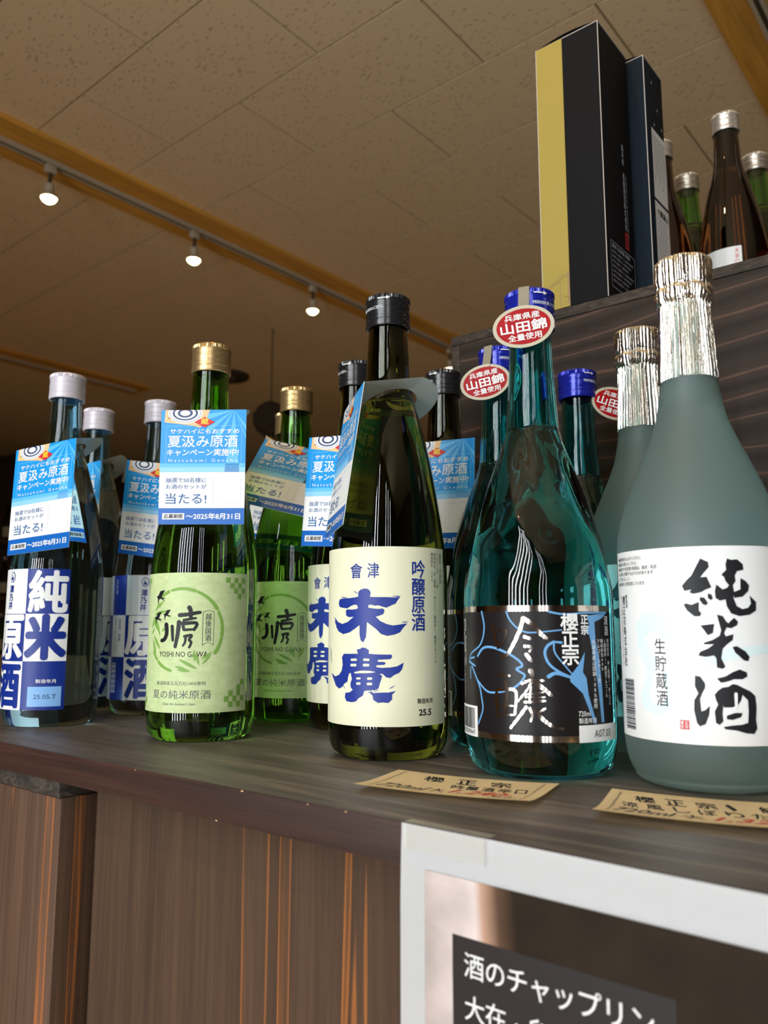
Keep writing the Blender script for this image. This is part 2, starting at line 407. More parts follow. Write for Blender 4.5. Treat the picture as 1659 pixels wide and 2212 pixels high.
# far dark wall panelling low down
def track(x, y0, y1, label):
    t = empty('lighting_track', (x, (y0+y1)/2, ZC-.016)); tag(t, label, 'light track'); h = (y1-y0)/2
    bm = bmesh.new(); box(bm, -.014, -.0055, -h, h, -.014, 0); box(bm, .0055, .014, -h, h, -.014, 0); box(bm, -.006, .006, -h, h, -.004, 0)
    link('rail', finish(bm, 'rail', M['white_metal'], False), t)
    boxo('slot', (-.0054, .0054, -h, h, -.0110, -.0045), M['dark'], t)
    return t
track(-2.250, -1.2, 4.6, 'white lighting track along the orange ceiling beam on the left')
track(-.387, -1.2, 4.6, 'lighting track on the beam at the upper right corner')
track(-4.175, -.6, 2.66, 'faint lighting track on the short far beam at left')
# track spot lamps
def spot_proto():
    t = empty('track_spotlight')
    boxo('adaptor', (-.010, .010, -.017, .017, -.040, -.0145), M['white_metal'], t, .003)
    bm = bmesh.new(); lathe(bm, [(-.078, .006), (-.040, .006)], 16); link('stem', finish(bm, 'stem', M['dark']), t)
    bm = bmesh.new(); lathe(bm, [(-.098, .0125), (-.096, .014), (-.078, .014), (-.076, .011)], 24, close1=True); link('socket', finish(bm, 'socket', M['white_metal']), t)
    bm = bmesh.new(); lathe(bm, pchip([(-.122, .0235), (-.115, .022), (-.105, .016), (-.098, .0125)], 4), 28); link('reflector', finish(bm, 'reflector', M['white_metal']), t)
    bm = bmesh.new(); lathe(bm, [(-.1375, .0), (-.1360, .010), (-.1300, .0185), (-.1235, .0225), (-.121, .0232)], 28); link('bulb_face', finish(bm, 'bulb_face', M['bulb']), t)
    return t
def copy_tree(o, parent=None):
    c = o.copy(); COL.objects.link(c); c.parent = parent
    if parent: c.matrix_parent_inverse = o.matrix_parent_inverse.copy()
    for ch in list(o.children): copy_tree(ch, c)
    return c
sp = None
LAMPS = [(-2.25, 1.105, .30, 'white track spotlight nearest, facing away so its lit face shows edge-on'),
         (-2.25, 1.648, -.25, 'second track spotlight along the left beam, glowing bright'),
         (-2.25, 2.253, -.25, 'third track spotlight along the left beam, above the tall dark bottle'),
         (-2.25, 3.25, -.15, 'last visible track spotlight, half hidden by the dark wooden crate')]
for i, (x, y, tilt, lab) in enumerate(LAMPS):
    o = spot_proto() if i == 0 else copy_tree(sp)
    if i == 0: sp = o
    o.location = (x, y, ZC-.016); tag(o, lab, 'spotlight', 'spotlights on the ceiling track')
    l = bpy.data.lights.new('spot_beam', 'SPOT'); l.energy = (50 if y < 0 else 9 if x > -1 else 15); l.color = (1, .66, .32); l.spot_size = radians(100); l.spot_blend = .6; l.shadow_soft_size = .02
    lo = bpy.data.objects.new('spot_beam', l); COL.objects.link(lo); lo.location = (x, y, ZC-.16); lo.rotation_euler = (tilt*.6, 0, 0)
for x, y in [(-.387, .1), (-.387, 2.2), (-4.175, 1.2), (-2.25, -.6), (-.387, -1.0), (-4.175, .1), (-2.25, 4.1)]:  # unseen warm fill spots without fixtures, added to brighten room and ceiling
    l = bpy.data.lights.new('spot_beam', 'SPOT'); l.energy = (50 if y < 0 else 9 if x > -1 else 15); l.color = (1, .66, .32); l.spot_size = radians(100); l.spot_blend = .6; l.shadow_soft_size = .02
    lo = bpy.data.objects.new('spot_beam', l); COL.objects.link(lo); lo.location = (x, y, ZC-.16)
# round dark ceiling vent and hanging ball
t = empty('ceiling_vent', (-3.55, 2.86, ZC)); tag(t, 'dark round ceiling vent behind the gold cap of the front green bottle', 'vent')
bm = bmesh.new(); lathe(bm, [(-.020, .0), (-.020, .10), (-.012, .125), (-.0005, .13)], 36); link('vent_face', finish(bm, 'vent_face', M['dark']), t)
bm = bmesh.new(); lathe(bm, [(-.028, .05), (-.0205, .055)], 28, close0=True); link('grille_hub', finish(bm, 'grille_hub', M['frame']), t)
t = empty('hanging_ball', (-2.8, 2.53, 1.06)); tag(t, 'dark round cedar ball hanging from the ceiling behind the gold capped green bottles', 'decoration')
bm = bmesh.new(); bmesh.ops.create_icosphere(bm, subdivisions=4, radius=.085)
for v in bm.verts: v.co *= 1+random.uniform(-.07, .07)
link('ball', finish(bm, 'ball', M['ball'], False), t)
bm = bmesh.new(); lathe(bm, [(.08, .003), (ZC-1.06, .003)], 8); link('cord', finish(bm, 'cord', M['dark']), t)
bm = bmesh.new(); lathe(bm, [(-.16, .0), (-.158, .012), (-.10, .016), (-.083, .003)], 12); link('amber_glint', finish(bm, 'amber_glint', M['gold']), t)  # small gold piece modelled in place of an orange lamp glint

# ---------------------------------------------------------------- counter
cnt = empty('counter', (0, 0, 0)); tag(cnt, 'dark stained wooden display counter the sake bottles stand on', 'counter')
CT = .0174
bm = bmesh.new(); box(bm, -2.2, .75, .2712, 1.12, -CT, -.0001, bev=.0006); link('countertop', finish(bm, 'countertop', M['top_wood']), cnt)
bm = bmesh.new(); box(bm, -2.2, .75, .2694, .2712, -CT, -.0001, bev=.0003); link('edge_band', finish(bm, 'edge_band', M['edge_wood']), cnt)
boxo('front_panel', (-.5022, .75, .3055, .3175, -1, -CT), M['panel_wood'], cnt)
boxo('front_panel', (-2.2, -.62, .3055, .3175, -1, -CT), M['panel_wood'], cnt)
boxo('corner_post', (-.6150, -.5028, .2800, .3170, -1, -.0312), M['post_wood'], cnt, .0008)
boxo('post_cap_block', (-.6150, -.5048, .2796, .3170, -.0310, -CT), M['end_grain'], cnt, .0006)
boxo('back_panel', (-2.2, .75, 1.09, 1.10, -1, -CT), M['panel_wood'], cnt)
boxo('side_panel', (.735, .75, .3175, 1.09, -1, -CT), M['panel_wood'], cnt)
boxo('side_panel', (-2.2, -2.185, .3175, 1.09, -1, -CT), M['panel_wood'], cnt)
# chips and scuffs in the front edge, each a small pale splinter
bm = bmesh.new()
for x, z, s in [(-.3135, -.0003, .0016), (-.3325, -.017, .0014), (-.2445, -.0003, .0011), (-.405, -.0004, .001), (-.6, -.0065, .0009), (-.268, -.0004, .0009)]:
    vs = [bm.verts.new((x+dx*s*.6, .2692, z+dz*s*.5)) for dx, dz in ((-1, 0), (1.2, .1), (.9, -.45), (-.2, -.6))]
    bm.faces.new(vs)
    vs = [bm.verts.new((x+dx*s*.6, .2694+dy*s*.6, .00012)) for dx, dy in ((-1, 0), (-.3, .5), (.8, .35), (1.2, 0))]
    if z > -.001: bm.faces.new(vs)
link('edge_chip', finish(bm, 'edge_chip', M['tan'], False), cnt, kind='stuff')

# ---------------------------------------------------------------- riser crate (upper shelf)
cr = empty('riser_crate', (-.4360, .6335, 0), radians(1.3)); tag(cr, 'dark wooden box shelf behind the bottles, carrying boxes and brown bottles', 'shelf')
CH = .3560
boxo('front_board', (.0095, 1.15, 0, .012, .0002, CH), M['crate_wood'], cr, .0005)
boxo('side_board', (0, .0092, 0, .44, .0002, CH), M['end_grain'], cr, .0004)
bm = bmesh.new(); box(bm, -.0005, 1.15, -.0008, .085, CH+.0004, CH+.0094, bev=.0006); link('top_board', finish(bm, 'top_board', M['end_grain']), cr)
for k in range(4): boxo('top_board', (-.0005, 1.15, .0862+k*.0885, .0862+k*.0885+.0873, CH+.0004, CH+.0094), M['end_grain'], cr, .0006)
boxo('side_board', (1.14, 1.15, .0125, .44, .0002, CH), M['end_grain'], cr)
ZU = CH+.0096
# ================================================================ BOTTLES
PROF = {
 'olive': dict(R=.0385, pts=[(.0002, .0320), (.003, .0352), (.008, .0373), (.016, .0383), (.022, .0385), (.100, .0385), (.118, .0382), (.1323, .0368), (.157, .0334), (.1817, .0292), (.207, .0236), (.2259, .0186), (.2454, .0149), (.262, .0140), (.2785, .0132), (.296, .0130)], level=.228, top=.3015, glass='g_olive', cap='cap_black'),
 'green': dict(R=.0392, pts=[(.0002, .0330), (.003, .0362), (.008, .0382), (.016, .0391), (.022, .0392), (.105, .0392), (.122, .0388), (.1456, .0367), (.166, .0330), (.190, .0272), (.213, .0208), (.232, .0166), (.2447, .0149), (.258, .0142), (.2698, .0136), (.290, .0132)], level=.222, top=.2955, glass='g_green', cap='cap_gold'),
 'aqua': dict(R=.0380, pts=[(.0002, .0325), (.003, .0350), (.008, .0368), (.016, .0378), (.022, .0380), (.112, .0380), (.1245, .0375), (.1400, .0363), (.1569, .0342), (.1813, .0301), (.1975, .0258), (.222, .0190), (.238, .0150), (.2524, .0134), (.2733, .0124), (.293, .0122)], level=.213, top=.2980, glass='g_aqua', cap='cap_white'),
 'teal': dict(R=.0425, pts=[(.0002, .0345), (.003, .0383), (.008, .0405), (.016, .0420), (.024, .0425), (.092, .0425), (.1000, .0422), (.1103, .0410), (.1213, .0392), (.135, .0356), (.1489, .0312), (.1628, .0268), (.1768, .0220), (.1885, .0178), (.1964, .0158), (.2194, .0141), (.2397, .0130), (.275, .0126)], level=.193, top=.2800, glass='g_teal', cap='cap_blue'),
 'frost': dict(R=.0420, pts=[(.0002, .0300), (.0015, .0345), (.0040, .0368), (.0052, .0372), (.0075, .0385), (.012, .0402), (.020, .0415), (.030, .0420), (.116, .0420), (.1240, .0417), (.1314, .0406), (.1391, .0386), (.1527, .0340), (.1665, .0284), (.1801, .0226), (.1937, .0180), (.2135, .0150), (.235, .0138), (.2518, .0130), (.277, .0127)], level=.200, top=.2830, glass='g_frost', cap='foil'),
}
PROF['brown'] = dict(PROF['olive'], glass='g_brown', cap='cap_silver', level=.236)
PROF['brown'] = dict(PROF['brown'], pts=[(z, r*1.0) for z, r in PROF['olive']['pts']])
PROF['small_green'] = dict(PROF['green'], cap='cap_silver')
def twist(z, r, a):
    if z < .1 or z > .205 or r < .010: return r
    e = min(1, (z-.1)/.02)*min(1, (.205-z)/.03)
    u = ((a*7/(2*pi)+(z-.1)*14) % 1)
    return r*(1-.062*e*(abs(2*u-1)**1.0)*(.5+.5*min(1, (z-.1)/.05))+.008*e)
def body_mesh(kind):
    P = PROF[kind]; md = twist if kind == 'teal' else None
    bm = bmesh.new(); seg = 112 if kind == 'teal' else 80
    outer = [(.0045, .001), (.0040, .015), (.0020, .026)]+pchip(P['pts'], 5 if kind != 'teal' else 7)
    lathe(bm, outer, seg, md, close0=True)
    # cavity of air above the liquid: inner wall, down to the liquid surface with its meniscus
    pp = pchip(P['pts'], 6); lv = P['level']
    inn = [(z, max(.004, r-.0026)) for z, r in pp if z > lv+.002]
    r0 = next(r for z, r in pp if z > lv)-.0026
    cav = [(lv-.0003, .0005), (lv, r0-.003), (lv+.0008, r0-.0008), (lv+.0018, r0)]+inn
    lathe(bm, cav, seg if kind == 'teal' else 64, None, flip=True)
    # lip joining outer and inner wall at the mouth
    z1 = outer[-1][0]; ro = outer[-1][1]; ri = cav[-1][1]
    lathe(bm, [(z1, ro), (z1+.0005, (ro+ri)/2), (cav[-1][0], ri)], 64)
    bmesh.ops.remove_doubles(bm, verts=bm.verts, dist=.00002)
    return finish(bm, 'glass_body', M[P['glass']], angle=50 if kind != 'teal' else 12)
def cap_mesh(kind):
    P = PROF[kind]; zt = P['top']; bm = bmesh.new()
    if P['cap'] == 'foil':
        pr = [(.2130, .01515), (.2140, .0153), (.235, .0142), (.2515, .0134), (.2560, .0136), (.2585, .0150), (.2600, .0154), (.2645, .0154), (.2655, .0149), (.2670, .0149), (.2680, .0153), (.2800, .0153), (.2822, .0149), (.2830, .0138), (.2831, .001)]
        rnd = [random.random() for _ in range(200)]
        def md(z, r, a):
            if r < .01: return r
            k = a*38/(2*pi); i = int(k); f = k-i; v = rnd[i % 200]*(1-f)+rnd[(i+1) % 38]*f
            low = 1 if z < .2565 else .55
            return r+(.00055*sin(a*47+3*sin(a*5))+.0006*v-.0003)*low+.00025*sin(z*900+a*9)
        lathe(bm, pchip(pr, 3), 220, md)
        return finish(bm, 'foil_capsule', M['foil'], angle=60)
    zb = zt-.0222
    pr = [(zb, .0134), (zb-.0002, .0146), (zb+.0006, .0152), (zb+.0034, .0152), (zb+.0038, .0147), (zb+.0046, .0147), (zb+.005, .01505), (zb+.0065, .0151), (zb+.0069, .0146), (zb+.0078, .0146), (zb+.0083, .0150), (zb+.0125, .0150), (zb+.0129, .0145), (zb+.0137, .0145), (zb+.0142, .0149), (zb+.0172, .0149), (zb+.0176, .0145), (zb+.0182, .0146), (zb+.0188, .0151), (zb+.0212, .0151), (zb+.0220, .0144), (zb+.0222, .0135), (zb+.0218, .012), (zb+.0218, .001)]
    def md(z, r, a):
        if zb+.0186 < z < zb+.0214 and r > .0145: return r+.00018*(1 if int(a*84/(2*pi)*2) % 2 else -1)
        return r
    lathe(bm, pr, 168, md)
    return finish(bm, 'screw_cap', M[P['cap']], angle=40)
CACHE = {}
def bottle(kind, x, y, z, label, group, twist_deg=0, parts=(), cat='bottle', name='sake_bottle'):
    """parts: list of (name, mesh, kw)"""
    f = Vector((-x, -y)).normalized(); rz = atan2(f.x, -f.y)+radians(twist_deg)
    t = empty(name, (x, y, z+.0002), rz); tag(t, label, cat, group)
    if kind not in CACHE: CACHE[kind] = (body_mesh(kind), cap_mesh(kind))
    link('glass_body', CACHE[kind][0], t)
    link('foil_capsule' if kind == 'frost' else 'screw_cap', CACHE[kind][1], t)
    for nm, me, sub in parts:
        o = link(nm, me, t)
        for n2, m2 in sub: link(n2, m2, o)
    return t
def paper(u0, u1, v0, v1, m, r):
    p = Print(); p.rect(u0, v0, u1, v1, m, 0); return p.mesh('label', wrap=r)
GLY = {'sue_poly':[[(-19.0,98.3),(-18.8,100.5),(-17.3,101.7),(-14.9,102.3),(-12.4,102.0),(-10.9,100.4),(-10.8,98.9),(-11.3,97.2),(-6.2,97.0),(-0.5,97.0),(4.0,96.7),(7.3,97.4),(5.6,95.0),(4.5,93.1),(2.1,92.1),(-1.1,90.6),(-3.6,91.3),(-6.2,92.1),(-8.1,91.7),(-10.7,92.5),(-12.2,92.2),(-12.1,90.6),(-6.2,89.9),(-3.3,90.2),(-2.2,89.0),(-2.9,86.8),(-5.2,85.9),(-7.5,85.2),(-4.9,82.7),(-1.1,80.9),(2.7,80.0),(6.5,80.5),(11.7,81.3),(9.1,78.7),(7.1,75.9),(3.9,74.6),(-0.5,73.8),(-4.3,74.9),(-7.5,78.0),(-10.1,79.9),(-13.1,82.1),(-13.4,76.8),(-13.7,73.0),(-15.4,69.9),(-17.2,71.1),(-17.9,74.3),(-18.0,80.2),(-21.3,78.0),(-25.3,75.8),(-30.7,74.7),(-35.5,76.4),(-38.0,78.9),(-40.2,85.1),(-36.2,82.2),(-31.7,80.9),(-27.0,82.1),(-22.1,85.3),(-25.8,85.0),(-28.2,86.0),(-28.5,88.8),(-27.6,89.8),(-23.7,89.6),(-19.8,90.0),(-19.1,91.0),(-20.2,92.6),(-22.2,92.5),(-24.6,91.7),(-27.1,90.4),(-31.3,90.8),(-34.5,91.4),(-35.4,93.5),(-34.6,96.0),(-31.4,96.6),(-26.3,96.6),(-21.4,97.0),(-18.8,97.5)],[(-19.9,65.5),(-17.5,66.0),(-16.1,66.9),(-13.7,66.5),(-11.7,65.3),(-12.0,63.2),(-6.2,62.8),(2.0,62.7),(2.3,61.3),(1.4,60.1),(-6.1,59.6),(-6.5,58.5),(-2.4,58.4),(-1.4,57.6),(-2.4,56.7),(-7.1,56.4),(-7.1,55.3),(-3.6,54.9),(1.4,55.2),(5.2,55.8),(9.3,57.9),(8.3,54.2),(6.7,52.1),(3.3,50.6),(1.4,49.0),(-1.1,49.3),(-3.6,51.5),(-5.2,51.3),(-3.6,50.3),(-4.2,48.1),(-5.2,45.3),(-5.8,42.9),(-8.0,41.9),(-11.9,41.6),(-14.6,41.2),(-15.6,38.4),(-18.5,36.7),(-20.3,34.8),(-23.3,34.2),(-27.5,34.6),(-28.9,36.8),(-28.4,39.6),(-25.0,40.0),(-22.6,41.5),(-24.2,43.0),(-24.4,45.4),(-23.3,48.0),(-24.3,51.7),(-25.5,51.0),(-26.3,48.8),(-26.7,46.3),(-29.4,44.9),(-31.8,42.6),(-34.4,41.7),(-38.0,43.2),(-40.1,45.9),(-44.4,50.7),(-38.8,48.8),(-34.5,50.0),(-31.9,52.6),(-31.0,56.4),(-31.7,60.8),(-30.1,62.8),(-19.0,63.1)],[(-12.6,41.2),(-8.7,40.1),(-3.6,40.5),(0.1,40.5),(4.5,41.4),(2.3,39.3),(2.3,36.5),(0.1,34.4),(-3.6,34.7),(-6.1,34.4),(-9.0,36.1),(-9.4,38.6)]],'sue_hole':[[(-23.7,60.1),(-20.0,60.2),(-19.5,59.5),(-20.0,58.8),(-23.7,58.7),(-24.3,59.4)],[(-15.0,60.3),(-11.7,60.3),(-11.2,59.6),(-11.7,58.9),(-15.0,58.9),(-15.5,59.6)],[(-23.9,57.0),(-20.4,57.1),(-19.8,56.3),(-20.4,55.5),(-23.9,55.4),(-24.5,56.2)],[(-15.2,57.2),(-11.8,57.2),(-11.3,56.5),(-11.8,55.7),(-15.2,55.6),(-15.7,56.4)],[(-21.5,52.1),(-16.8,53.1),(-11.3,53.1),(-7.4,52.4),(-11.3,51.8),(-16.7,51.6),(-21.1,51.3)],[(-19.6,49.0),(-17.4,49.1),(-16.9,48.5),(-17.4,47.9),(-19.6,47.8),(-20.2,48.4)],[(-12.4,49.2),(-10.0,49.3),(-9.5,48.6),(-10.0,47.8),(-12.4,47.8),(-13.0,48.5)],[(-19.6,46.1),(-17.4,46.2),(-16.9,45.5),(-17.4,44.8),(-19.6,44.7),(-20.2,45.4)],[(-12.6,46.1),(-10.0,46.2),(-9.5,45.4),(-10.0,44.7),(-12.6,44.6),(-13.1,45.4)],[(-12.1,92.2),(-8.8,92.1),(-6.2,91.1),(-12.1,90.6)]],'fro_poly':[[(0.7,112.3),(4.1,110.5),(4.3,108.1),(1.9,105.4),(0.2,103.1),(3.1,103.4),(5.0,98.3),(2.4,97.3),(0.2,96.0),(-3.4,95.3),(-4.9,96.1),(-3.9,97.4),(-7.2,96.8),(-8.2,99.2),(-6.3,101.5),(-3.6,104.2),(-1.8,107.6)],[(-6.8,90.7),(-4.3,89.9),(-1.0,91.3),(-1.2,87.2),(-0.1,85.9),(-0.8,84.5),(-3.3,84.5),(-6.4,87.3),(-7.8,90.0)],[(-0.3,93.6),(1.6,93.3),(3.0,90.9),(2.3,89.7),(0.8,90.2),(-0.5,92.3)],[(3.3,95.3),(4.8,94.9),(5.4,92.9),(4.4,92.2),(3.2,93.2)],[(12.9,112.1),(14.8,111.4),(17.6,111.7),(20.2,109.4),(20.4,106.7),(17.2,106.0),(16.0,103.9),(16.2,101.2),(14.8,99.2),(15.2,95.9),(14.7,93.2),(16.1,89.2),(18.8,87.8),(21.7,88.5),(23.3,90.5),(22.8,94.2),(26.0,91.2),(25.7,87.2),(22.2,85.2),(17.2,84.5),(13.3,85.8),(11.5,89.2),(11.1,92.5),(8.5,91.9),(6.6,93.2),(6.5,96.6),(7.3,99.6),(10.0,97.2),(12.0,97.9),(13.1,99.2),(11.6,101.2),(11.0,103.3),(9.8,104.3),(12.2,106.6),(12.0,109.4)],[(18.7,102.6),(21.1,101.3),(22.8,99.2),(22.2,96.5),(19.2,93.8),(15.1,93.2),(14.9,95.9),(18.4,97.2)],[(6.8,85.2),(9.3,84.5),(10.8,81.8),(11.7,81.2),(9.5,76.5),(10.1,74.9),(13.7,75.9),(13.2,73.2),(10.5,71.2),(8.5,69.2),(7.6,64.6),(9.2,60.7),(7.9,59.7),(5.5,60.3),(5.4,64.6),(4.5,65.9),(0.7,65.2),(-2.4,65.8),(-1.6,67.5),(2.2,69.2),(4.8,71.2),(0.4,71.2),(0.3,71.8),(4.3,73.2),(7.5,75.2),(8.3,77.8),(7.6,81.2)],[(-0.7,80.0),(5.3,80.8),(4.5,76.5),(2.2,75.5),(0.8,77.8)],[(10.3,79.2),(12.4,81.8),(14.5,83.7),(16.2,81.8),(15.6,80.2),(12.9,78.8)],[(13.0,69.9),(15.0,70.3),(18.9,67.9),(20.8,65.3),(20.0,63.3),(17.9,63.7),(14.1,67.3)],[(-4.4,56.2),(-2.2,55.9),(-0.2,52.7),(-0.3,50.7),(-1.7,48.1),(-2.8,45.4),(-2.5,39.6),(-0.6,40.3),(1.4,42.3),(0.9,38.4),(-0.9,33.8),(-3.4,32.7),(-4.6,34.2),(-5.6,40.1),(-5.3,44.7),(-3.3,48.0),(-4.7,51.2)],[(5.2,55.1),(9.0,56.1),(12.3,58.1),(15.6,59.4),(18.9,58.1),(19.1,56.2),(16.7,54.9),(12.7,54.9),(10.1,53.9),(6.9,53.2)],[(3.8,47.6),(5.5,49.6),(7.4,50.9),(10.0,51.3),(12.0,52.6),(13.9,52.3),(16.4,51.0),(20.4,49.0),(22.4,47.0),(22.7,41.8),(22.0,36.1),(22.4,32.2),(20.8,29.7),(17.1,30.0),(12.6,31.3),(7.6,31.8),(7.0,32.8),(10.8,33.5),(15.3,33.9),(18.1,34.8),(18.7,40.0),(18.7,45.1),(16.2,47.7),(15.4,45.1),(14.0,43.2),(11.3,41.9),(7.5,41.8),(7.3,43.1),(6.7,38.6),(6.9,35.4),(5.2,33.7),(3.7,34.6),(3.4,39.8),(5.1,43.1),(4.3,45.0)],[(8.6,38.0),(12.4,39.3),(15.7,39.3),(14.9,37.4),(11.0,36.1),(8.5,36.4)]],'fro_wash':[[(-34.9,81.2),(-29.6,85.4),(-22.6,86.7),(-16.0,83.2),(-13.0,73.7),(-12.1,64.3),(-5.7,62.5),(2.1,66.6),(11.0,69.3),(31.9,71.2),(31.5,67.2),(14.0,64.7),(-2.0,59.9),(-11.4,52.3),(-14.5,45.5),(-16.2,39.4),(-25.4,36.7),(-32.4,39.4),(-34.1,45.5),(-28.5,56.9),(-34.6,69.2)]],'fro_washhole':[[(-29.3,73.5),(-25.6,77.0),(-20.8,76.4),(-17.4,70.9),(-17.1,62.1),(-19.7,54.6),(-17.9,46.6),(-20.4,41.8),(-25.9,41.3),(-27.9,44.6),(-25.2,53.6),(-23.1,62.6)]],'sak_foil':[([(-25.6,80.0),(-24.0,74.6),(-22.2,68.0)],1.7),([(-21.5,77.3),(-18.1,77.6),(-16.9,76.3),(-19.0,70.7)],1.4),([(-22.1,70.6),(-19.0,70.0)],1.1),([(-7.8,83.9),(-8.9,79.3),(-12.5,71.4),(-16.2,65.4),(-19.6,63.1)],2.1),([(-6.8,83.3),(-2.9,80.6),(1.5,75.4),(3.9,73.6)],2.4),([(-7.0,74.1),(-4.1,73.1)],1.8),([(-7.2,69.2),(-3.9,68.9),(-4.6,66.6)],1.5),([(-6.3,64.9),(-4.1,61.7)],2.1),([(-21.3,54.1),(-15.8,53.7)],1.8),([(-18.0,50.3),(-17.4,43.8),(-18.8,34.1)],2.0),([(-23.5,46.1),(-23.7,38.3),(-23.0,32.8)],1.8),([(-21.9,46.2),(-13.5,46.6),(-12.2,42.8),(-13.1,34.4)],1.7),([(-22.1,38.4),(-13.3,38.2)],0.9),([(-22.2,33.2),(-13.4,33.7)],1.1),([(-4.2,56.5),(-3.6,54.0)],2.6),([(-9.0,50.0),(-3.7,52.0),(2.1,51.5)],1.4),([(-3.7,51.4),(-6.4,46.8),(-11.2,40.9)],1.2),([(-2.4,50.8),(2.6,47.0),(5.8,44.2)],2.3),([(-7.8,44.2),(1.9,45.7)],1.1),([(-4.4,48.2),(-5.3,41.1)],1.1),([(-1.2,48.2),(-1.7,41.2)],1.1),([(-7.9,40.4),(2.5,41.3)],1.4),([(-7.3,37.8),(-10.7,33.2),(-15.7,26.9)],1.7),([(-5.3,37.3),(-4.1,34.1),(-4.9,30.9)],1.4),([(2.4,37.4),(-1.5,34.8)],1.1),([(-2.8,36.1),(2.2,31.1),(7.2,28.0),(11.4,27.3)],2.0),([(-7.2,43.0),(2.5,43.2)],0.9)],'sak_flower':[([(-33.3,87.5),(-31.5,78.6),(-34.8,69.7),(-44.0,64.7),(-46.6,61.1)],0.9),([(-46.7,60.1),(-39.9,58.0)],1.1),([(-44.9,61.9),(-40.4,62.7)],0.9),([(-45.1,57.1),(-45.3,50.9)],0.9),([(-43.4,57.8),(-36.5,48.0),(-34.5,41.5),(-33.7,34.9),(-37.7,27.2)],1.0),([(-37.3,63.5),(-32.8,67.7),(-27.1,68.5),(-20.6,67.0),(-14.1,64.2),(-10.0,61.3),(-8.7,59.0),(-11.8,57.4),(-9.8,55.8),(-7.5,53.9),(-11.0,49.3),(-15.9,46.5),(-23.5,44.8),(-30.4,45.1),(-38.8,51.3)],1.1),([(-16.8,87.3),(-15.1,83.3),(-11.6,79.3),(-7.0,76.7),(-1.7,76.4),(12.1,77.7)],0.8),([(5.7,87.2),(13.7,85.9),(24.8,86.6),(43.0,87.0)],0.9),([(7.9,71.5),(4.6,69.5),(3.1,65.7),(4.9,60.5),(9.4,56.6),(16.1,53.4)],1.3),([(7.9,70.9),(8.4,65.7),(13.5,59.2),(16.8,55.3)],0.8),([(11.9,71.2),(7.9,71.5)],1.1),([(4.7,53.7),(8.7,55.4),(16.1,53.4)],1.7)],'sak_patch':[[(16.1,54.0),(20.6,59.1),(25.1,66.2),(23.5,55.8),(25.7,52.5),(26.6,44.1),(31.5,29.1),(29.7,29.2),(23.0,44.9),(16.0,51.1)],[(27.2,85.2),(43.0,86.7),(38.9,84.0),(32.4,81.9),(32.8,72.0),(35.3,62.1),(36.6,48.9),(37.6,29.3),(35.4,29.5),(33.8,45.8),(30.6,65.5),(28.4,75.3),(25.1,76.7),(28.7,80.6)]],'gre_ink':[([(-16.7,87.1),(-10.0,87.7),(-5.4,88.6),(-2.5,89.0)],2.5),([(-9.9,92.3),(-8.9,89.7),(-8.7,85.1)],2.8),([(-13.5,83.6),(-5.3,85.1)],1.8),([(-14.3,81.6),(-13.5,77.0)],2.2),([(-13.4,81.3),(-4.6,81.6),(-6.2,77.0)],2.2),([(-12.9,76.9),(-6.5,77.3)],1.7),([(-12.7,72.4),(-7.8,73.2),(-9.4,70.1),(-7.9,68.3),(-9.2,64.9)],1.8),([(-11.9,72.4),(-12.3,68.3),(-13.7,66.0)],1.6),([(-27.4,80.4),(-26.8,74.6),(-28.5,70.5),(-31.3,69.4)],3.0),([(-22.3,79.3),(-21.5,69.7)],2.2),([(-17.1,82.2),(-17.8,74.1),(-19.4,65.4)],2.8)],'gre_leaf':[[(-40.2,89.9),(-34.3,96.4)],[(-36.0,92.2),(-30.8,97.5)],[(-40.7,87.6),(-27.9,90.1)],[(-43.9,78.1),(-40.0,86.4)],[(-38.7,85.2),(-33.3,72.8)],[(-41.1,85.2),(-37.0,76.9)],[(-43.5,73.9),(-40.5,78.1)],[(-40.7,72.8),(-32.7,63.5)],[(-41.7,69.8),(-37.4,59.9)],[(-40.7,66.3),(-39.2,62.2)],[(-16.1,56.5),(-3.6,50.3)],[(-19.1,51.7),(-11.7,50.3)],[(-17.1,49.7),(-8.1,48.6)],[(-6.0,63.2),(-5.0,55.1)],[(-4.5,60.9),(-2.2,52.8)],[(-0.4,56.8),(6.3,61.6)],[(0.0,53.4),(5.8,59.6)],[(-31.3,75.8),(-28.9,78.1)]],'gre_bird':[[(-29.9,104.8),(-32.3,101.3),(-33.1,99.6),(-28.4,98.9),(-31.7,98.6),(-28.9,96.6),(-34.0,98.9),(-35.9,98.2),(-36.9,94.0),(-37.3,98.8),(-38.9,100.3),(-36.6,101.1),(-34.6,104.1)]]}
# --- olive bottle label (cream, blue brush characters)
R = PROF['olive']['R']
lab_olive = paper(-57.5, 43, 20.5, 127.8, 'cream', R)
p = Print()
for q in GLY['sue_poly']: p.poly(q, 'royal', 1)
for q in GLY['sue_hole']: p.poly(q, 'cream', 2)
for a, b in [((-40.3, 85.3), (-37.8, 82.2)), ((-40.6, 83.2), (-38.3, 80.5)), ((-47, 66.2), (-44.7, 61.8)), ((-46.8, 63), (-44.6, 59.3)), ((-46.4, 60.4), (-44.2, 56.8)), ((8, 81.9), (12.2, 82.3)), ((-13, 44), (-9, 40)), ((-11, 44), (-7, 40.4)), ((-9, 44), (-5.6, 40.8)), ((-32, 45.3), (-28.6, 42)), ((-22.5, 101), (-18.9, 99.2)), ((4, 44.6), (.5, 42.6)), ((-33.5, 97.5), (-27, 96.8)), ((2, 97.4), (7.6, 97.6))]:
    p.stroke([a, b], .5, 'royal', 1, taper=True)
p.text('會', -24.8, 108.7, -16.3, 117.7, 'royal', .012); p.text('津', -12.8, 108.7, -5.6, 117.9, 'royal', .012)
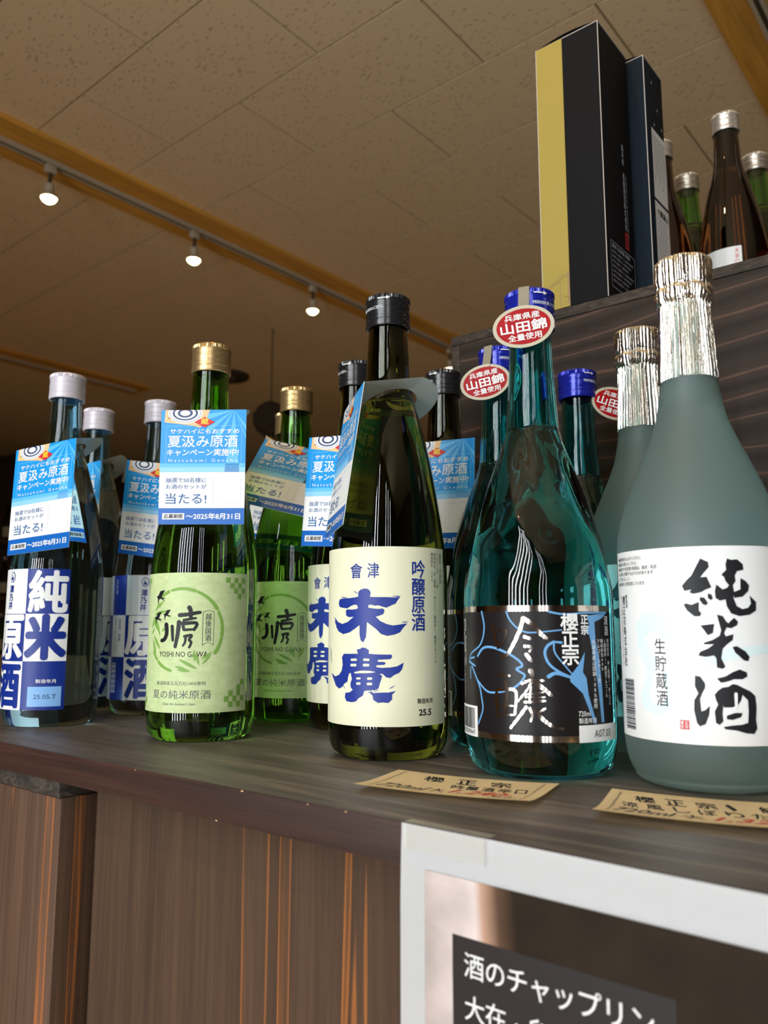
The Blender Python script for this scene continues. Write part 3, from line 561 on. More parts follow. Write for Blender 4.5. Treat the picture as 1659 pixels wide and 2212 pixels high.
p.vtext('吟醸原酒', 19.2, 119.6, 76.6, 9.6, 'royal', .018, fill=.98)
p.vtext('精米歩合 60%', 29.9, 125, 107, 2.3, 'ink', 0); p.vtext('原材料名 米(国産)、米こうじ(国産米)、醸造アルコール', 32.5, 125, 57, 2.3, 'ink', 0)
p.vtext('アルコール分 17度', 35.1, 125, 103, 2.3, 'ink', 0); p.vtext('品目 日本酒', 38.7, 125, 105.5, 3.0, 'ink', 0)
p.text('製造年月', 18.0, 33.6, 29.2, 36.6, 'ink', .01); p.text('25.5', 19.1, 26.6, 28.2, 30.2, 'ink', .03)
olive_parts = [('label', lab_olive, [('label_lettering', p.mesh('label_lettering', wrap=R))])]
p = Print(); p.stroke([(-7, 297.6), (-1, 297.6)], .8, 'white'); p.poly([(-1.2, 298.9), (1.4, 297.6), (-1.2, 296.3)], 'white')
p.text('開栓時に手を切らないようご注意下さい。', -21, 290.2, -3, 292.6, 'white', .01)
capm = p.mesh('cap_lettering', wrap=.0151, base=.0001)
olive_parts.append(('cap_lettering', capm, []))
# --- green bottle label
R = PROF['green']['R']
lab_green = paper(-59, 35.6, 20.2, 116.9, 'washi', R)
p = Print()
for seq in GLY['gre_ink']: p.stroke(seq[0], seq[1]*1.15, 'ink', 2)
cx, cy, rr = -15.5, 76.8, 28.8
for a0, a1 in [(72, 106), (31, 68), (-7, 26), (-33, -11), (112, 128), (213, 226), (231, 256)]:
    p.stroke([(cx+rr*cos(radians(a0+(a1-a0)*i/4)), cy+rr*sin(radians(a0+(a1-a0)*i/4))) for i in range(5)], 2.5, 'bamboo', 1)
for a, b in GLY['gre_leaf']: p.stroke([a, b], 2.3 if hypot(a[0]-b[0], a[1]-b[1]) > 9 else 1.6, 'bamboo', 1, taper=True)
bird = GLY['gre_bird'][0]; bx, by = bird[7]
p.poly(bird, 'ink', 2)
for dx, dy, s in ((7.5, -12.0, .74), (-1.8, -14.6, .9)): p.poly([(bx+dx+(x-bx)*s, by+dy+(y-by)*s) for x, y in bird], 'ink', 2)
p.text('YOSHI NO GAWA', -33.1, 58.3, 3.6, 62.0, 'ink', 0)
p.text('新潟県産五百万石100%使用', -34.6, 38.9, 2.7, 41.6, 'grey_ink', 0); p.text('夏の純米原酒', -38.5, 29.7, 6.4, 35.7, 'grey_ink', -.004)
p.text("Enjoy the Summer's Sake", -28.2, 24.9, -3.9, 27.2, 'grey_ink', .0, shear=.3)
p.stroke([(-.3, 66.4), (-.3, 87.5), (1.0, 89.6), (3.4, 90.4), (5.8, 89.6), (7.1, 87.5), (7.1, 66.4)], .4, 'grey_ink'); p.stroke([(-.3, 66.4), (2, 67.8), (3.4, 68.3), (4.9, 67.8), (7.1, 66.4)], .4, 'grey_ink')
p.vtext('越後国酒', 3.4, 88.6, 69.0, 4.6, 'grey_ink', .005)
def checks(x, y, rows, s=3.35, sy=3.75, fl=1):
    for j, row in enumerate(rows):
        for i, c in enumerate(row):
            if c == '#': p.rect(x+i*s, y-(j+1)*sy, x+(i+1)*s, y-j*sy, 'bamboo', 1)
checks(15.2, 113.8, ['# # #', ' # # ', '  # #', '   # ']); checks(16.0, 42.2, ['    #', '   # ', ' # # ', '# # #', ' # # '][::1])
checks(-59, 113.8, ['# #', ' # ', '#  ']); checks(-59, 37, ['#  ', ' # ', '# #', ' # '])
green_parts = [('label', lab_green, [('label_lettering', p.mesh('label_lettering', wrap=R))])]
# --- aqua bottle label: blue and white squares
R = PROF['aqua']['R']
lab_aqua = paper(-96, 10.5, 13.6, 125.4, 'white', R)
p = Print(); rows = [125.4, 89.2, 51.6, 13.6]; cols = [-96, -76, -57.5, -23.1, 10.5]
def cell(i, j, m='blue'): p.rect(cols[i], rows[j+1], cols[i+1], rows[j], m, 1)
cell(3, 0); cell(2, 1); cell(3, 2); cell(1, 0); cell(1, 2); cell(0, 1)
p.text('純', -20.5, 91, 8.5, 123.5, 'white', .032, 2); p.text('米', -21, 54, 8.5, 87.5, 'blue', .05, 2)
p.text('原', -56, 54, -25, 87.5, 'white', .035, 2); p.text('酒', -55, 16, -25.5, 49.5, 'blue', .035, 2)
p.ell(-39.8, 119.0, 3.4, 4.4, 'blue', 2); p.ell(-39.8, 119.0, 2.8, 3.7, 'white', 3); p.rect(-41.3, 116.4, -38.3, 119, 'blue', 4); p.vtext('∧', -39.8, 122.8, 118.6, 3, 'blue', .02, 4)
p.vtext('澤乃井', -40.4, 112.5, 92.8, 6.4, 'blue', .028, 2, lean=-.3)
p.text('製造年月', -11.5, 34.6, 3.5, 37.6, 'white', .01, 2); p.rect(-17.4, 16.3, 8.0, 31.8, 'lblue', 2); p.text('25.05.T', -12.5, 22.3, 4.3, 25.7, 'navy', 0, 3)
p.vtext('日本酒', -70, 122, 108, 3.5, 'white', 0, 2); p.vtext('純米酒 原酒', -64, 86, 66, 3.0, 'blue', 0, 2); p.vtext('原材料名 米(国産)、米こうじ(国産米)', -70, 86, 56, 1.8, 'blue', 0, 2)
for k in range(18): p.rect(-74, 20+k*1.5, -67, 20+k*1.5+(.5 if k % 3 else .9), 'white', 2)
aqua_parts = [('label', lab_aqua, [('label_lettering', p.mesh('label_lettering', wrap=R))])]
# --- teal bottle label
R = PROF['teal']['R']
lab_teal = paper(-62, 48, 20.2, 90.6, 'silver_foil', R)
p = Print(); p.rect(-62, 23.4, 48, 87.4, 'label_black', 1)
for seq, wd in GLY['sak_flower']: p.stroke(seq, wd*1.2, 'flower', 2)
for q in GLY['sak_patch']: p.poly(q, 'flower', 2)
for seq, wd in GLY['sak_foil']: p.stroke(seq, wd*1.05, 'silver_foil', 3)
p.vtext('櫻正宗', 16.6, 86.4, 59.6, 9.6, 'white', .028, 4, fill=1.0); p.vtext('正宗', 25.4, 86, 75, 5.2, 'white', .03, 4)
p.vtext('清酒', 42.2, 85.4, 74.4, 4.2, 'white', 0, 4); p.vtext('兵庫県産山田錦100%使用', 31.0, 72.7, 36.8, 3.0, 'white', 0, 4)
p.vtext('アルコール分13度', 34.6, 73, 50, 2.4, 'white', 0, 4); p.vtext('精米歩合60%', 37.4, 73, 56, 2.4, 'white', 0, 4); p.vtext('(国産米)、醸造アルコール', 40.3, 73, 42, 2.4, 'white', 0, 4); p.vtext('原材料名 米(国産)、米こうじ', 43.4, 73, 38, 2.4, 'white', 0, 4)
p.text('720ml', 20.1, 33.2, 27.2, 35.9, 'white', 0, 4); p.text('製造年月', 20.1, 29.5, 31.0, 32.4, 'white', .005, 4)
p.rect(20.1, 19.9, 50, 28.6, 'white', 3); p.text('A07.03', 29.5, 22.2, 42.5, 26.0, 'ink', 0, 4)
p.rect(-61, 20.0, -38.2, 36.4, 'white', 3)
x = -59.6
for k in range(22):
    wd = random.choice([.3, .5, .8]); p.rect(x, 24.2, x+wd, 35.2, 'ink', 4); x += wd+random.choice([.3, .5])
p.text('4906527043647', -60, 21.2, -40.5, 23.6, 'ink', 0, 4)
p.vtext('製造者 櫻正宗株式会社', -52, 84, 58, 1.9, 'white', 0, 4); p.vtext('神戸市東灘区魚崎南町 お酒は二十歳になってから', -54.6, 84, 40, 1.6, 'white', 0, 4)
teal_parts = [('label', lab_teal, [('label_lettering', p.mesh('label_lettering', wrap=R))])]
p = Print(); p.stroke([(3, 276.2), (9, 276.2)], .8, 'white'); p.poly([(8.8, 277.4), (11.4, 276.2), (8.8, 275)], 'white')
p.text('中矢印の方向に廻してください', 2, 268.9, 20, 271.2, 'white', .01)
teal_parts.append(('cap_lettering', p.mesh('cap_lettering', wrap=.0151), []))
def seal(name_xy, az, dz, ang, out, disc_out):
    """round foil seal hanging from the cap: angle from the camera-facing side, height, tilt"""
    p = Print(); p.ell(0, 0, 18, 12.9, 'beige', 0, 56); p.ell(0, 0, 15.8, 10.9, 'seal_red', 1, 56)
    p.text('兵庫県産', -10.3, 4.2, 10.3, 8.2, 'white', .018, 2); p.text('山田錦', -13.4, -3.4, 13.4, 3.2, 'white', .03, 2); p.text('全量使用', -9.8, -8.4, 9.8, -4.3, 'white', .018, 2)
    return p.mesh('seal_print', base=.0002)
seal_me = seal(0, 0, 0, 0, 0, 0)
def add_seal(t, side, fwd, z, roll, yaw):
    """side: mm to the right of the axis, fwd: mm toward the viewer"""
    s = empty('hanging_seal', (side/1000, -fwd/1000, z/1000)); s.parent = t; s.rotation_euler = (pi/2, 0, 0)
    s.rotation_euler = (Matrix.Rotation(radians(yaw), 3, 'Z') @ Matrix.Rotation(pi/2, 3, 'X') @ Matrix.Rotation(radians(roll), 3, 'Z')).to_euler()
    s['label'] = 'round red and beige paper seal with white characters'
    bm = bmesh.new(); r0 = [bm.verts.new((.018*cos(2*pi*k/48), .0129*sin(2*pi*k/48), zz)) for zz in (-.0002, .0001) for k in range(48)]
    bm.faces.new(r0[48:]); bm.faces.new(r0[:48][::-1])
    for k in range(48): bm.faces.new([r0[k], r0[(k+1) % 48], r0[48+(k+1) % 48], r0[48+k]])
    link('seal_disc', finish(bm, 'seal_disc', M['beige'], False), s); link('seal_print', seal_me, s)
def strap_mesh(side, fwd, zc, top):
    # paper strap from the cap top over its rim down to the disc
    a = atan2(side, fwd); pts = []
    for rr, z in [(.004, top+.0006), (.0135, top+.0007), (.0150, top+.0001), (.01555, top-.0015), (.0157, top-.005)]: pts.append(Vector((rr*sin(a), -rr*cos(a), z)))
    c = Vector((side/1000, -fwd/1000+.0002, (zc+11)/1000)); pts.append(pts[-1]*.4+c*.6); pts.append(c)
    nrm = Vector((cos(a), sin(a), 0)); bm = bmesh.new(); rows = []
    for i, q in enumerate(pts):
        wd = .0033 if i > 1 else .003
        rows.append([bm.verts.new(q-nrm*wd), bm.verts.new(q+nrm*wd)])
    for r1, r2 in zip(rows, rows[1:]): bm.faces.new([r1[0], r1[1], r2[1], r2[0]])
    bmesh.ops.solidify(bm, geom=bm.faces[:], thickness=.0003)
    return finish(bm, 'seal_strap', M['beige'], True)
# --- frosted bottle label
R = PROF['frost']['R']
lab_frost = paper(-56, 62, 24.0, 118.4, 'white', R)
p = Print()
for q in GLY['fro_wash']: p.poly(q, 'wash', 1)
for q in GLY['fro_washhole']: p.poly(q, 'white', 2)
for q in GLY['fro_poly']: p.poly(q, 'ink', 3)
p.stroke([(13.2, 48), (13.0, 41.5)], 1.6, 'white', 4)
p.vtext('生貯蔵酒', -20.6, 74, 40.6, 6.7, 'ink', -.004, 3)
p.rect(-12.3, 30.9, -8.2, 35.1, 'red', 3); p.vtext('櫻宗', -11.3, 34.8, 31.2, 1.6, 'white', .02, 4); p.vtext('正印', -9.3, 34.8, 31.2, 1.6, 'white', .02, 4)
for i, s in enumerate(['●適量飲酒をお心がけください。', '●飲酒は20歳になってから。', '●妊娠中や授乳期の飲酒は、胎児・乳児', ' の発育に影響するおそれがあります', ' ので注意しましょう。', '●製造時に加熱処理しています。']):
    p.text(s, -51.5, 113.6-i*2.6, -51.5+[22, 19, 31, 29, 13, 24][i], 115.5-i*2.6, 'ink', 0, 3)
p.vtext('製造者', -43.0, 96, 89, 1.9, 'ink', .005, 3); p.vtext('櫻正宗株式会社', -46.2, 95.6, 59, 2.8, 'ink', .005, 3); p.vtext('神戸市東灘区魚崎南町五丁目十番一号', -49.5, 95.6, 59, 1.5, 'ink', 0, 3)
y = 27.8
while y < 52.6:
    wd = random.choice([.25, .4, .7]); p.rect(-48.5, y, -39, y+wd, 'ink', 3); y += wd+random.choice([.3, .45])
p.vtext('4906527045603', -50.6, 52.4, 28, 1.7, 'ink', 0, 3)
frost_parts = [('label', lab_frost, [('label_lettering', p.mesh('label_lettering', wrap=R))])]

G1 = 'green sake bottles with pale green labels'; G2 = 'aqua sake bottles with blue and white checked labels'; G3 = 'dark olive sake bottles with cream labels'; G4 = 'teal blue sake bottles with black and silver labels'; G5 = 'frosted sake bottles with silver foil necks'
bottle('olive', -.3310, .4044, 0, 'tall dark olive bottle with cream label and large blue characters, front centre, uncovered', G3, 0, olive_parts)
bottle('olive', -.4382, .4922, 0, 'dark olive bottle behind and left of the centre one, black cap, label half hidden', G3, -20, olive_parts)
bottle('olive', -.3948, .5597, 0, 'dark olive bottle behind and right of the centre one, next to the crate corner', G3, -25, olive_parts)
bottle('green', -.4869, .3768, 0, 'bright green bottle with gold cap in front, campaign card flat across its shoulder', G1, 0, green_parts)
bottle('green', -.5175, .4987, 0, 'second green bottle with gold cap, its campaign card hanging tilted', G1, 6, green_parts)
bottle('green', -.5861, .5557, 0, 'rearmost green bottle, only part of its gold cap and neck in view', G1, 10, green_parts)
bottle('aqua', -.6502, .3472, 0, 'pale aqua bottle at the far left front, white cap and checked label in full view', G2, 0, aqua_parts)
bottle('aqua', -.7318, .4263, 0, 'aqua bottle directly behind the leftmost one, label hidden', G2, 100, aqua_parts)
bottle('aqua', -.6584, .4493, 0, 'aqua bottle between the leftmost bottle and the front green bottle', G2, 49, aqua_parts)
b = bottle('teal', -.2279, .4152, 0, 'clear teal blue bottle in front with black label, silver strokes and round red seal', G4, 0, teal_parts)
link('seal_strap', strap_mesh(-3.5, 17, 254.5, .280), b); add_seal(b, -3.8, 17.3, 254.3, 7, 0)
b = bottle('teal', -.2947, .4890, 0, 'teal blue bottle behind and left of the front teal one', G4, -5, teal_parts)
link('seal_strap', strap_mesh(-8.0, 17, 252, .280), b); add_seal(b, -8.6, 17.5, 252, 11, 0)
b = bottle('teal', -.2742, .5742, 0, 'teal blue bottle behind and right of the front teal one, seal hanging to the right', G4, 12, teal_parts)
link('seal_strap', strap_mesh(20, 8, 254, .280), b); add_seal(b, 26.5, 9, 252.5, -19, 0)
bottle('frost', -.1418, .4360, 0, 'large frosted teal bottle at the right front with white label and black brush characters', G5, 0, frost_parts)
bottle('frost', -.2044, .5246, 0, 'second frosted bottle with silver foil neck, standing behind the front frosted one', G5, -23, frost_parts)
bottle('brown', -.0730, .5600, 0, 'amber brown bottle at the right edge of the counter behind the frosted bottle', None, 0)
# upper shelf
GU = 'bottles standing on the wooden box shelf'
R = PROF['olive']['R']
p = Print(); p.rect(-45, 30, 8.5, 124.5, 'white', 0)
lb1 = p.mesh('label', wrap=R); p = Print(); p.vtext('大辛口', 3.6, 122.5, 103.5, 5, 'red', .005, 1); lt1 = p.mesh('label_lettering', wrap=R)
p = Print(); p.rect(-60, 30, 20, 126, 'seal_red', 0); lb2 = p.mesh('label', wrap=R); p = Print(); p.vtext('蔵元直送', -52, 124, 105, 4, 'white', 0, 1); lt2 = p.mesh('label_lettering', wrap=R)
bottle('brown', -.2392, .9129, ZU, 'large amber brown bottle with silver cap and white label on the upper shelf', GU, 0, [('label', lb1, [('label_lettering', lt1)])])
bottle('brown', -.3183, .9185, ZU, 'brown bottle partly hidden behind the dark box on the upper shelf', GU, 180)
bottle('brown', -.1600, .9250, ZU, 'brown bottle with red label at the right edge of the upper shelf', GU, 0, [('label', lb2, [('label_lettering', lt2)])])
bottle('small_green', -.3144, 1.0020, ZU, 'green bottle with silver cap between the two brown bottles on the upper shelf', GU, 0)
bottle('small_green', -.2330, 1.0100, ZU, 'green bottle with silver cap right of the large brown bottle on the upper shelf', GU, 0)
# ================================================================ NECK CARDS
def tag_art():
    p = Print(); Y = lambda y: 42-y; X = lambda x: x-31.5
    def rc(x0, y0, x1, y1, m, l): p.rect(X(x0), Y(y1), X(x1), Y(y0), m, l)
    def pl(pts, m, l): p.poly([(X(x), Y(y)) for x, y in pts], m, l)
    def tx(s, x0, y0, x1, y1, m, l=5, b=0, sh=0): p.text(s, X(x0), Y(y1), X(x1), Y(y0), m, b, l, sh)
    rc(0, 0, 63, 84, 'white', 0); rc(0, 0, 63, 46, 'tag_blue', 1)
    rc(0, 39.5, 63, 42.5, 'tag_light', 2); rc(0, 42.5, 63, 46, 'tag_pale', 2)
    o = (54, .3)
    for a0, a1 in [(8, 20), (32, 42), (54, 64), (82, 96), (118, 128), (140, 152)]:
        L = 46 if a0 == 82 else 24
        q = [o]+[(o[0]-L*cos(radians(a)), o[1]+L*sin(radians(a))) for a in (a0, a1)]
        q = [(min(63, max(0, x)), min(46, y)) for x, y in q]; pl(q, 'tag_light', 2)
    pl([(3, 0), (36, 0), (33.5, 8), (29, 13.3), (22, 11.5), (2.4, 9)], 'tan', 3); pl([(7, 1.5), (30, 1.5), (28, 9), (20, 8.4), (5, 6.5)], 'tan_dark', 4)
    for rx, ry, m, l in [(12.8, 8.6, 'white', 5), (12.0, 7.9, 'grey', 6), (10.9, 7.0, 'white', 7), (9.4, 6.0, 'navy', 8), (7.9, 4.9, 'white', 9), (5.6, 3.7, 'navy', 10), (3.8, 2.3, 'white', 11)]:
        p.ell(X(17.8), Y(2.4), rx, ry*.9, m, l, 40, clip=Y(.05))
    pl([(24.8, 9.2), (32.4, 5.3), (40, 9.2), (32.4, 13.1)], 'red', 12); tx('蔵', 29.6, 6.4, 35.4, 10.9, 'yellow', 13, .02)
    p.frame(X(4), Y(41.8), X(60), Y(11.8), .22, 'tag_pale', 3)
    tx('サケハイにもおすすめ', 7, 14.2, 58, 17.6, 'white', 5, .022, .12); tx('夏汲み原酒', 5.4, 19, 57, 27.6, 'white', 5, .012); tx('キャンペーン実施中!', 5, 28.9, 58, 34.0, 'white', 5, .022, .1)
    tx('N a t s u k u m i   G e n s h u', 6.3, 36.2, 57, 38.5, 'white', 5)
    tx('抽選で50名様に', 4.8, 50, 34.6, 53.6, 'tag_ink'); tx('お酒のセットが', 5, 54.9, 35, 58.2, 'tag_ink'); tx('当たる!', 5, 61.4, 35, 69.2, 'tag_ink', 5, .006)
    p.frame(X(39.8), Y(69), X(60), Y(49.4), .15, 'grey', 3)
    rc(0, 72.2, 63, 84, 'tag_deep', 1); rc(3, 75.9, 19.2, 80.4, 'white', 3); tx('応募期間', 4.3, 76.6, 17.8, 79.7, 'ink', 5, .02)
    tx('〜2025年8月31日', 20.6, 75.9, 60, 80.3, 'white', 5, .03)
    return p.mesh('card_print', off=.00004, base=.00035)
card_me = tag_art()
bm = bmesh.new(); box(bm, -.0315, .0315, -.042, .042, -.0001, .0003); base_me = finish(bm, 'card', M['flap'], False)
def basis(yaw, pitch, roll):
    Xv = Vector((cos(yaw), sin(yaw), 0)); N = Vector((sin(yaw), -cos(yaw), 0)); Z = Vector((0, 0, 1))
    Y2 = Z*cos(pitch)+N*sin(pitch); N2 = N*cos(pitch)-Z*sin(pitch)
    return Xv*cos(roll)+Y2*sin(roll), -Xv*sin(roll)+Y2*cos(roll), N2
GT = 'summer campaign cards hung on bottle necks'
def neck_card(px, py, pz, yaw, pitch, roll, sc, axis, zn, rn, label):
    Xv, Yv, N = basis(yaw, pitch, roll)
    t = empty('neck_card', (px, py, pz)); t.rotation_euler = Matrix((Xv, Yv, N)).transposed().to_euler(); tag(t, label, 'card', GT)
    a = link('card', base_me, t); b = link('card_print', card_me, t); a.scale = b.scale = (sc, sc, 1)
    # rounded flap from the top fold back over the neck, with its hole
    inv = t.matrix_basis.inverted() if False else Matrix.Translation((px, py, pz)) @ Matrix((Xv, Yv, N)).transposed().to_4x4()
    inv = inv.inverted()
    P0 = Vector((px, py, pz))-Xv*.0315*sc+Yv*.042*sc; P1 = Vector((px, py, pz))+Xv*.0315*sc+Yv*.042*sc
    Nc = Vector((axis[0], axis[1], zn)); mid = (P0+P1)/2; d = (Nc-mid); L = d.length; d = d/L; e = (P1-P0).normalized(); e = (e-d*e.dot(d)).normalized()
    up = d.cross(e).normalized(); up = up if up.z > 0 else -up; ro = rn+.0145; n = 48
    sg = 1 if e.dot(Vector((0, 0, HC))-Nc) > 0 else -1; et = e*cos(.36)+up*sin(.36)*sg
    bm = bmesh.new(); outer = []; inner = []
    for k in range(n):
        a_ = 2*pi*k/n; c, s = cos(a_), sin(a_)       # c along e, s along d
        inner.append(bm.verts.new(inv @ (Nc+et*c*rn+d*s*rn)))
        if s >= -.05: q = Nc+et*c*ro+d*s*(ro+.002)
        else:
            u = c/max(.35, -s); u = max(-1, min(1, u)); f = .5+.5*u
            q = P0.lerp(P1, f)
            if abs(c) > .93: q = (P0 if c < 0 else P1).lerp(Nc+et*(1 if c > 0 else -1)*ro, .5)
        outer.append(bm.verts.new(inv @ q))
    for k in range(n): bm.faces.new([inner[k], inner[(k+1) % n], outer[(k+1) % n], outer[k]])
    link('neck_flap', finish(bm, 'neck_flap', M['flap'], True), t)
    return t
neck_card(-.4565, .3482, .1925, .6289, .0394, -.0075, .985, (-.4869, .3768), .2350, .0178, 'blue and white campaign card on the front green bottle, fully readable and straight')
neck_card(-.6151, .3119, .1823, .2524, -.0781, .0625, 1.06, (-.6502, .3472), .2285, .0195, 'campaign card on the leftmost aqua bottle, hanging at an angle over its checked label')
neck_card(-.7095, .3890, .1922, .3826, -.20, .16, 1.0, (-.7318, .4263), .2340, .0182, 'campaign card on the aqua bottle behind the leftmost one, only its corner showing')
neck_card(-.6046, .4094, .1817, .4214, .1134, -.1415, 1.0, (-.6584, .4493), .2250, .0200, 'campaign card partly hidden by the front green bottle, white area wrinkled')
neck_card(-.4790, .4500, .2030, .82, -.68, -.30, 1.0, (-.5175, .4987), .2330, .0185, 'strongly tilted campaign card on the second green bottle')
neck_card(-.5548, .5200, .1900, .90, -.15, -.25, 1.0, (-.5861, .5557), .2290, .0195, 'campaign card lowest behind the tilted one, on the rearmost green bottle')
neck_card(-.3988, .4304, .1798, .1638, -.0214, -.0620, 1.0, (-.4382, .4922), .2235, .0208, 'campaign card left of the centre dark bottle, its right half hidden')
neck_card(-.3366, .3670, .1819, -.6562, -.1462, .0261, 1.06, (-.3310, .4044), .2265, .0202, 'campaign card seen almost edge-on at the left of the centre dark bottle')
neck_card(-.3542, .4904, .1798, .2439, -.0331, -.0101, 1.0, (-.3948, .5597), .2235, .0208, 'campaign card between the centre dark bottle and the teal bottles')
# ================================================================ BOXES ON THE UPPER SHELF
def carton(name, x, y, z, wx, wy, h, rz, label, mats, art):
    t = empty(name, (x, y, z), rz); tag(t, label, 'box', 'cartons on the upper shelf')
    bm = bmesh.new(); box(bm, 0, wx, 0, wy, 0, h, bev=.0005); link('carton_body', finish(bm, 'carton_body', mats), t)
    # slightly arched lid flap tucked at the top
    bm = bmesh.new(); n = 8; rows = []
    for i in range(n+1):
        a = i/n; zz = h+.0035*sin(pi*a)+.0003
        rows.append([bm.verts.new((wx*a, -.0002, zz)), bm.verts.new((wx*a, wy, zz))])
    for r1, r2 in zip(rows, rows[1:]): bm.faces.new([r1[0], r2[0], r2[1], r1[1]])
    link('lid', finish(bm, 'lid', mats), t)
    bm = bmesh.new(); box(bm, -.0003, .0003, -.0003, .0003, 0, h); box(bm, wx-.0003, wx+.0003, -.0003, .0003, 0, h); box(bm, -.0003, wx+.0003, -.0004, .0003, h-.0003, h+.0003); box(bm, wx-.0003, wx+.0004, 0, wy, h-.0003, h+.0003)
    link('worn_edge', finish(bm, 'worn_edge', M['pink_edge'], False), t)
    for nm, me, side in art:
        o = link(nm, me, t)
        if side == 'front': o.rotation_euler = (pi/2, 0, 0); o.location = (0, -.00035, 0)
        else: o.rotation_euler = (pi/2, 0, pi/2); o.location = (wx+.0004, 0, 0)
    return t
p = Print(); p.rect(0.4, .4, 27.5, 266.6, 'box_gold', 1)
for a in range(5): p.stroke([(1, 18+a*1.4), (10, 22+a*.9), (20, 27+a*1.2), (27, 33-a*1.1)], .25, 'tan_dark', 2)
p.stroke([(18, 3), (18, 26)], .9, 'tan_dark', 2); p.stroke([(14, 25), (18, 26), (23, 24)], .3, 'tan_dark', 2); p.rect(25.2, 2, 27.4, 34, 'tan_dark', 2)
for a in range(30): p.ell(random.uniform(2, 26), random.uniform(2, 15), random.uniform(.4, 1.2), .3, 'tan_dark', 2, 8)
gold_art = p.mesh('gold_panel_print', base=.00002)
p = Print(); p.vtext('福井県 黒龍酒造株式会社', 44, 165, 78, 4.6, 'grey', .01, 1, lean=.1); p.vtext('吉田郡永平寺町松岡春日', 50, 135, 72, 2.0, 'grey', 0, 1)
p.rect(42.5, 60, 50, 76, 'red', 1); p.vtext('黒龍', 46, 75, 61, 4.5, 'ink', .01, 2)
p.frame(8, 12, 62, 56, .5, 'grey', 1); p.text('品目 日本酒 清酒', 11, 50, 50, 54, 'grey', .01, 1)
for k in range(7): p.text('原材料名 米(国産)米こうじ(国産米)製造年月', 11, 45-k*4.6, 58-(k % 3)*6, 47.6-k*4.6, 'grey', 0, 1)
p.rect(24, .5, 58, 9.5, 'white', 1)
for k in range(16): p.rect(27+k*1.8, 1.2, 27+k*1.8+random.choice([.5, .9]), 9, 'ink', 2)
side_art = p.mesh('side_panel_print', base=.00002)
carton('tall_carton', -.3348, .6362, ZU, .0635, .0640, .2665, 0, 'tall black carton with a gold stripe standing at the left on the upper shelf', M['box_black'], [('gold_panel_print', gold_art, 'front'), ('side_panel_print', side_art, 'side')])
p = Print(); p.rect(12, 2, 47.6, 120, 'white', 1)
for k in range(24): p.rect(15, 8+k*4.1, 15+random.uniform(22, 30), 9.3+k*4.1, 'grey', 2)
p.text('六郷満山', 17, 107, 44, 114, 'ink', .02, 2)
nav_a = p.mesh('lower_side_label', base=.00002)
p = Print(); p.rect(12, 123, 47.6, 196, 'white', 1)
for k in range(8): p.vtext('原材料名米国産米こうじ精米歩合六〇度'[:10+(k*5) % 8], 44-k*4, 190, 190-(38+(k*7) % 18), 2.2, 'grey_ink', 0, 2)
nav_b = p.mesh('upper_side_label', base=.00002)
p = Print()
for x, y in ((18, 246), (30, 222), (40, 206), (20, 202)): p.ell(x, y, 1.2, 1.6, 'grey', 2, 8)
nav_c = p.mesh('petal_print', base=.00002)
carton('slim_carton', -.3060, .7055, ZU, .0500, .0480, .2655, 0, 'slimmer navy carton with white printed side labels behind the gold striped one', M['box_navy'], [('lower_side_label', nav_a, 'side'), ('upper_side_label', nav_b, 'side'), ('petal_print', nav_c, 'side')])
bpy.data.objects['petal_print']['kind'] = 'stuff'
# ================================================================ PRICE CARDS
def price_card(x, y, rz, wd, dp, curl, label, draw):
    t = empty('price_card', (x, y, .0003), rz); tag(t, label, 'price card', 'kraft price cards on the counter')
    def H(px, py): return curl[0]*(abs(px)/wd*2)**2*wd+curl[1]*max(0, -py/dp*2)**2*dp+.0004
    bm = bmesh.new(); n = 14; g = [[bm.verts.new(((i/n-.5)*wd, (j/6-.5)*dp, H((i/n-.5)*wd, (j/6-.5)*dp))) for j in range(7)] for i in range(n+1)]
    for i in range(n):
        for j in range(6): bm.faces.new([g[i][j], g[i+1][j], g[i+1][j+1], g[i][j+1]])
    bmesh.ops.solidify(bm, geom=bm.faces[:], thickness=.0003)
    link('card_stock', finish(bm, 'card_stock', M['kraft'], True), t)
    p = Print(); draw(p); me = p.mesh('handwriting', base=.0)
    for v in me.vertices: v.co.z = H(v.co.x, v.co.y)+.00012
    link('handwriting', me, t)
def border(p, a, b):
    for s in (-1, 1):
        p.stroke([(-a, s*b), (a, s*b)], .25, 'tan_dark')
        q = [(s*a+(.5 if k % 2 else -.5)+random.uniform(-.2, .2), -b+2*b*k/30) for k in range(31)]
        for u, v in zip(q, q[1:]): p.stroke([u, v], .35, 'ink', 1)
def draw1(p):
    border(p, 38.5, 23)
    for i, ch in enumerate('櫻正宗'): p.text(ch, -24+i*18, 7, -11+i*18, 19, 'ink', .012, 1, -.35)
    for i, ch in enumerate('吟醸酒辛口'): p.text(ch, -4+i*8.2, -5, 3.4+i*8.2, 4.5, 'ink', .01, 1, -.3)
    p.text('720ml', -36, -19, -10, -8, 'ink', .008, 1, .3); p.text('大', -9, -18, -1, -8, 'ink', .01, 1, -.3); p.text('1,240-', 1, -18, 32, -6, 'red', .012, 1, .3)
    p.text('(税抜)', 22, -21.5, 36, -17, 'ink', 0, 1)
def draw2(p):
    border(p, 41, 24)
    for i, ch in enumerate('櫻正宗、純米'): p.text(ch, -34+i*13, 7, -24+i*13+(0 if ch != '、' else -6), 19, 'ink', .014, 1, -.3)
    for i, ch in enumerate('涼風しぼりたて'): p.text(ch, -38+i*10.6, -6, -30+i*10.6, 4, 'ink', .012, 1, -.3)
    p.text('720ml', -39, -20, -14, -9, 'ink', .010, 1, .3); p.text('大', -11, -20, -2, -9, 'ink', .012, 1, -.3); p.text('1,320-', 1, -20, 34, -8, 'red', .016, 1, .3)
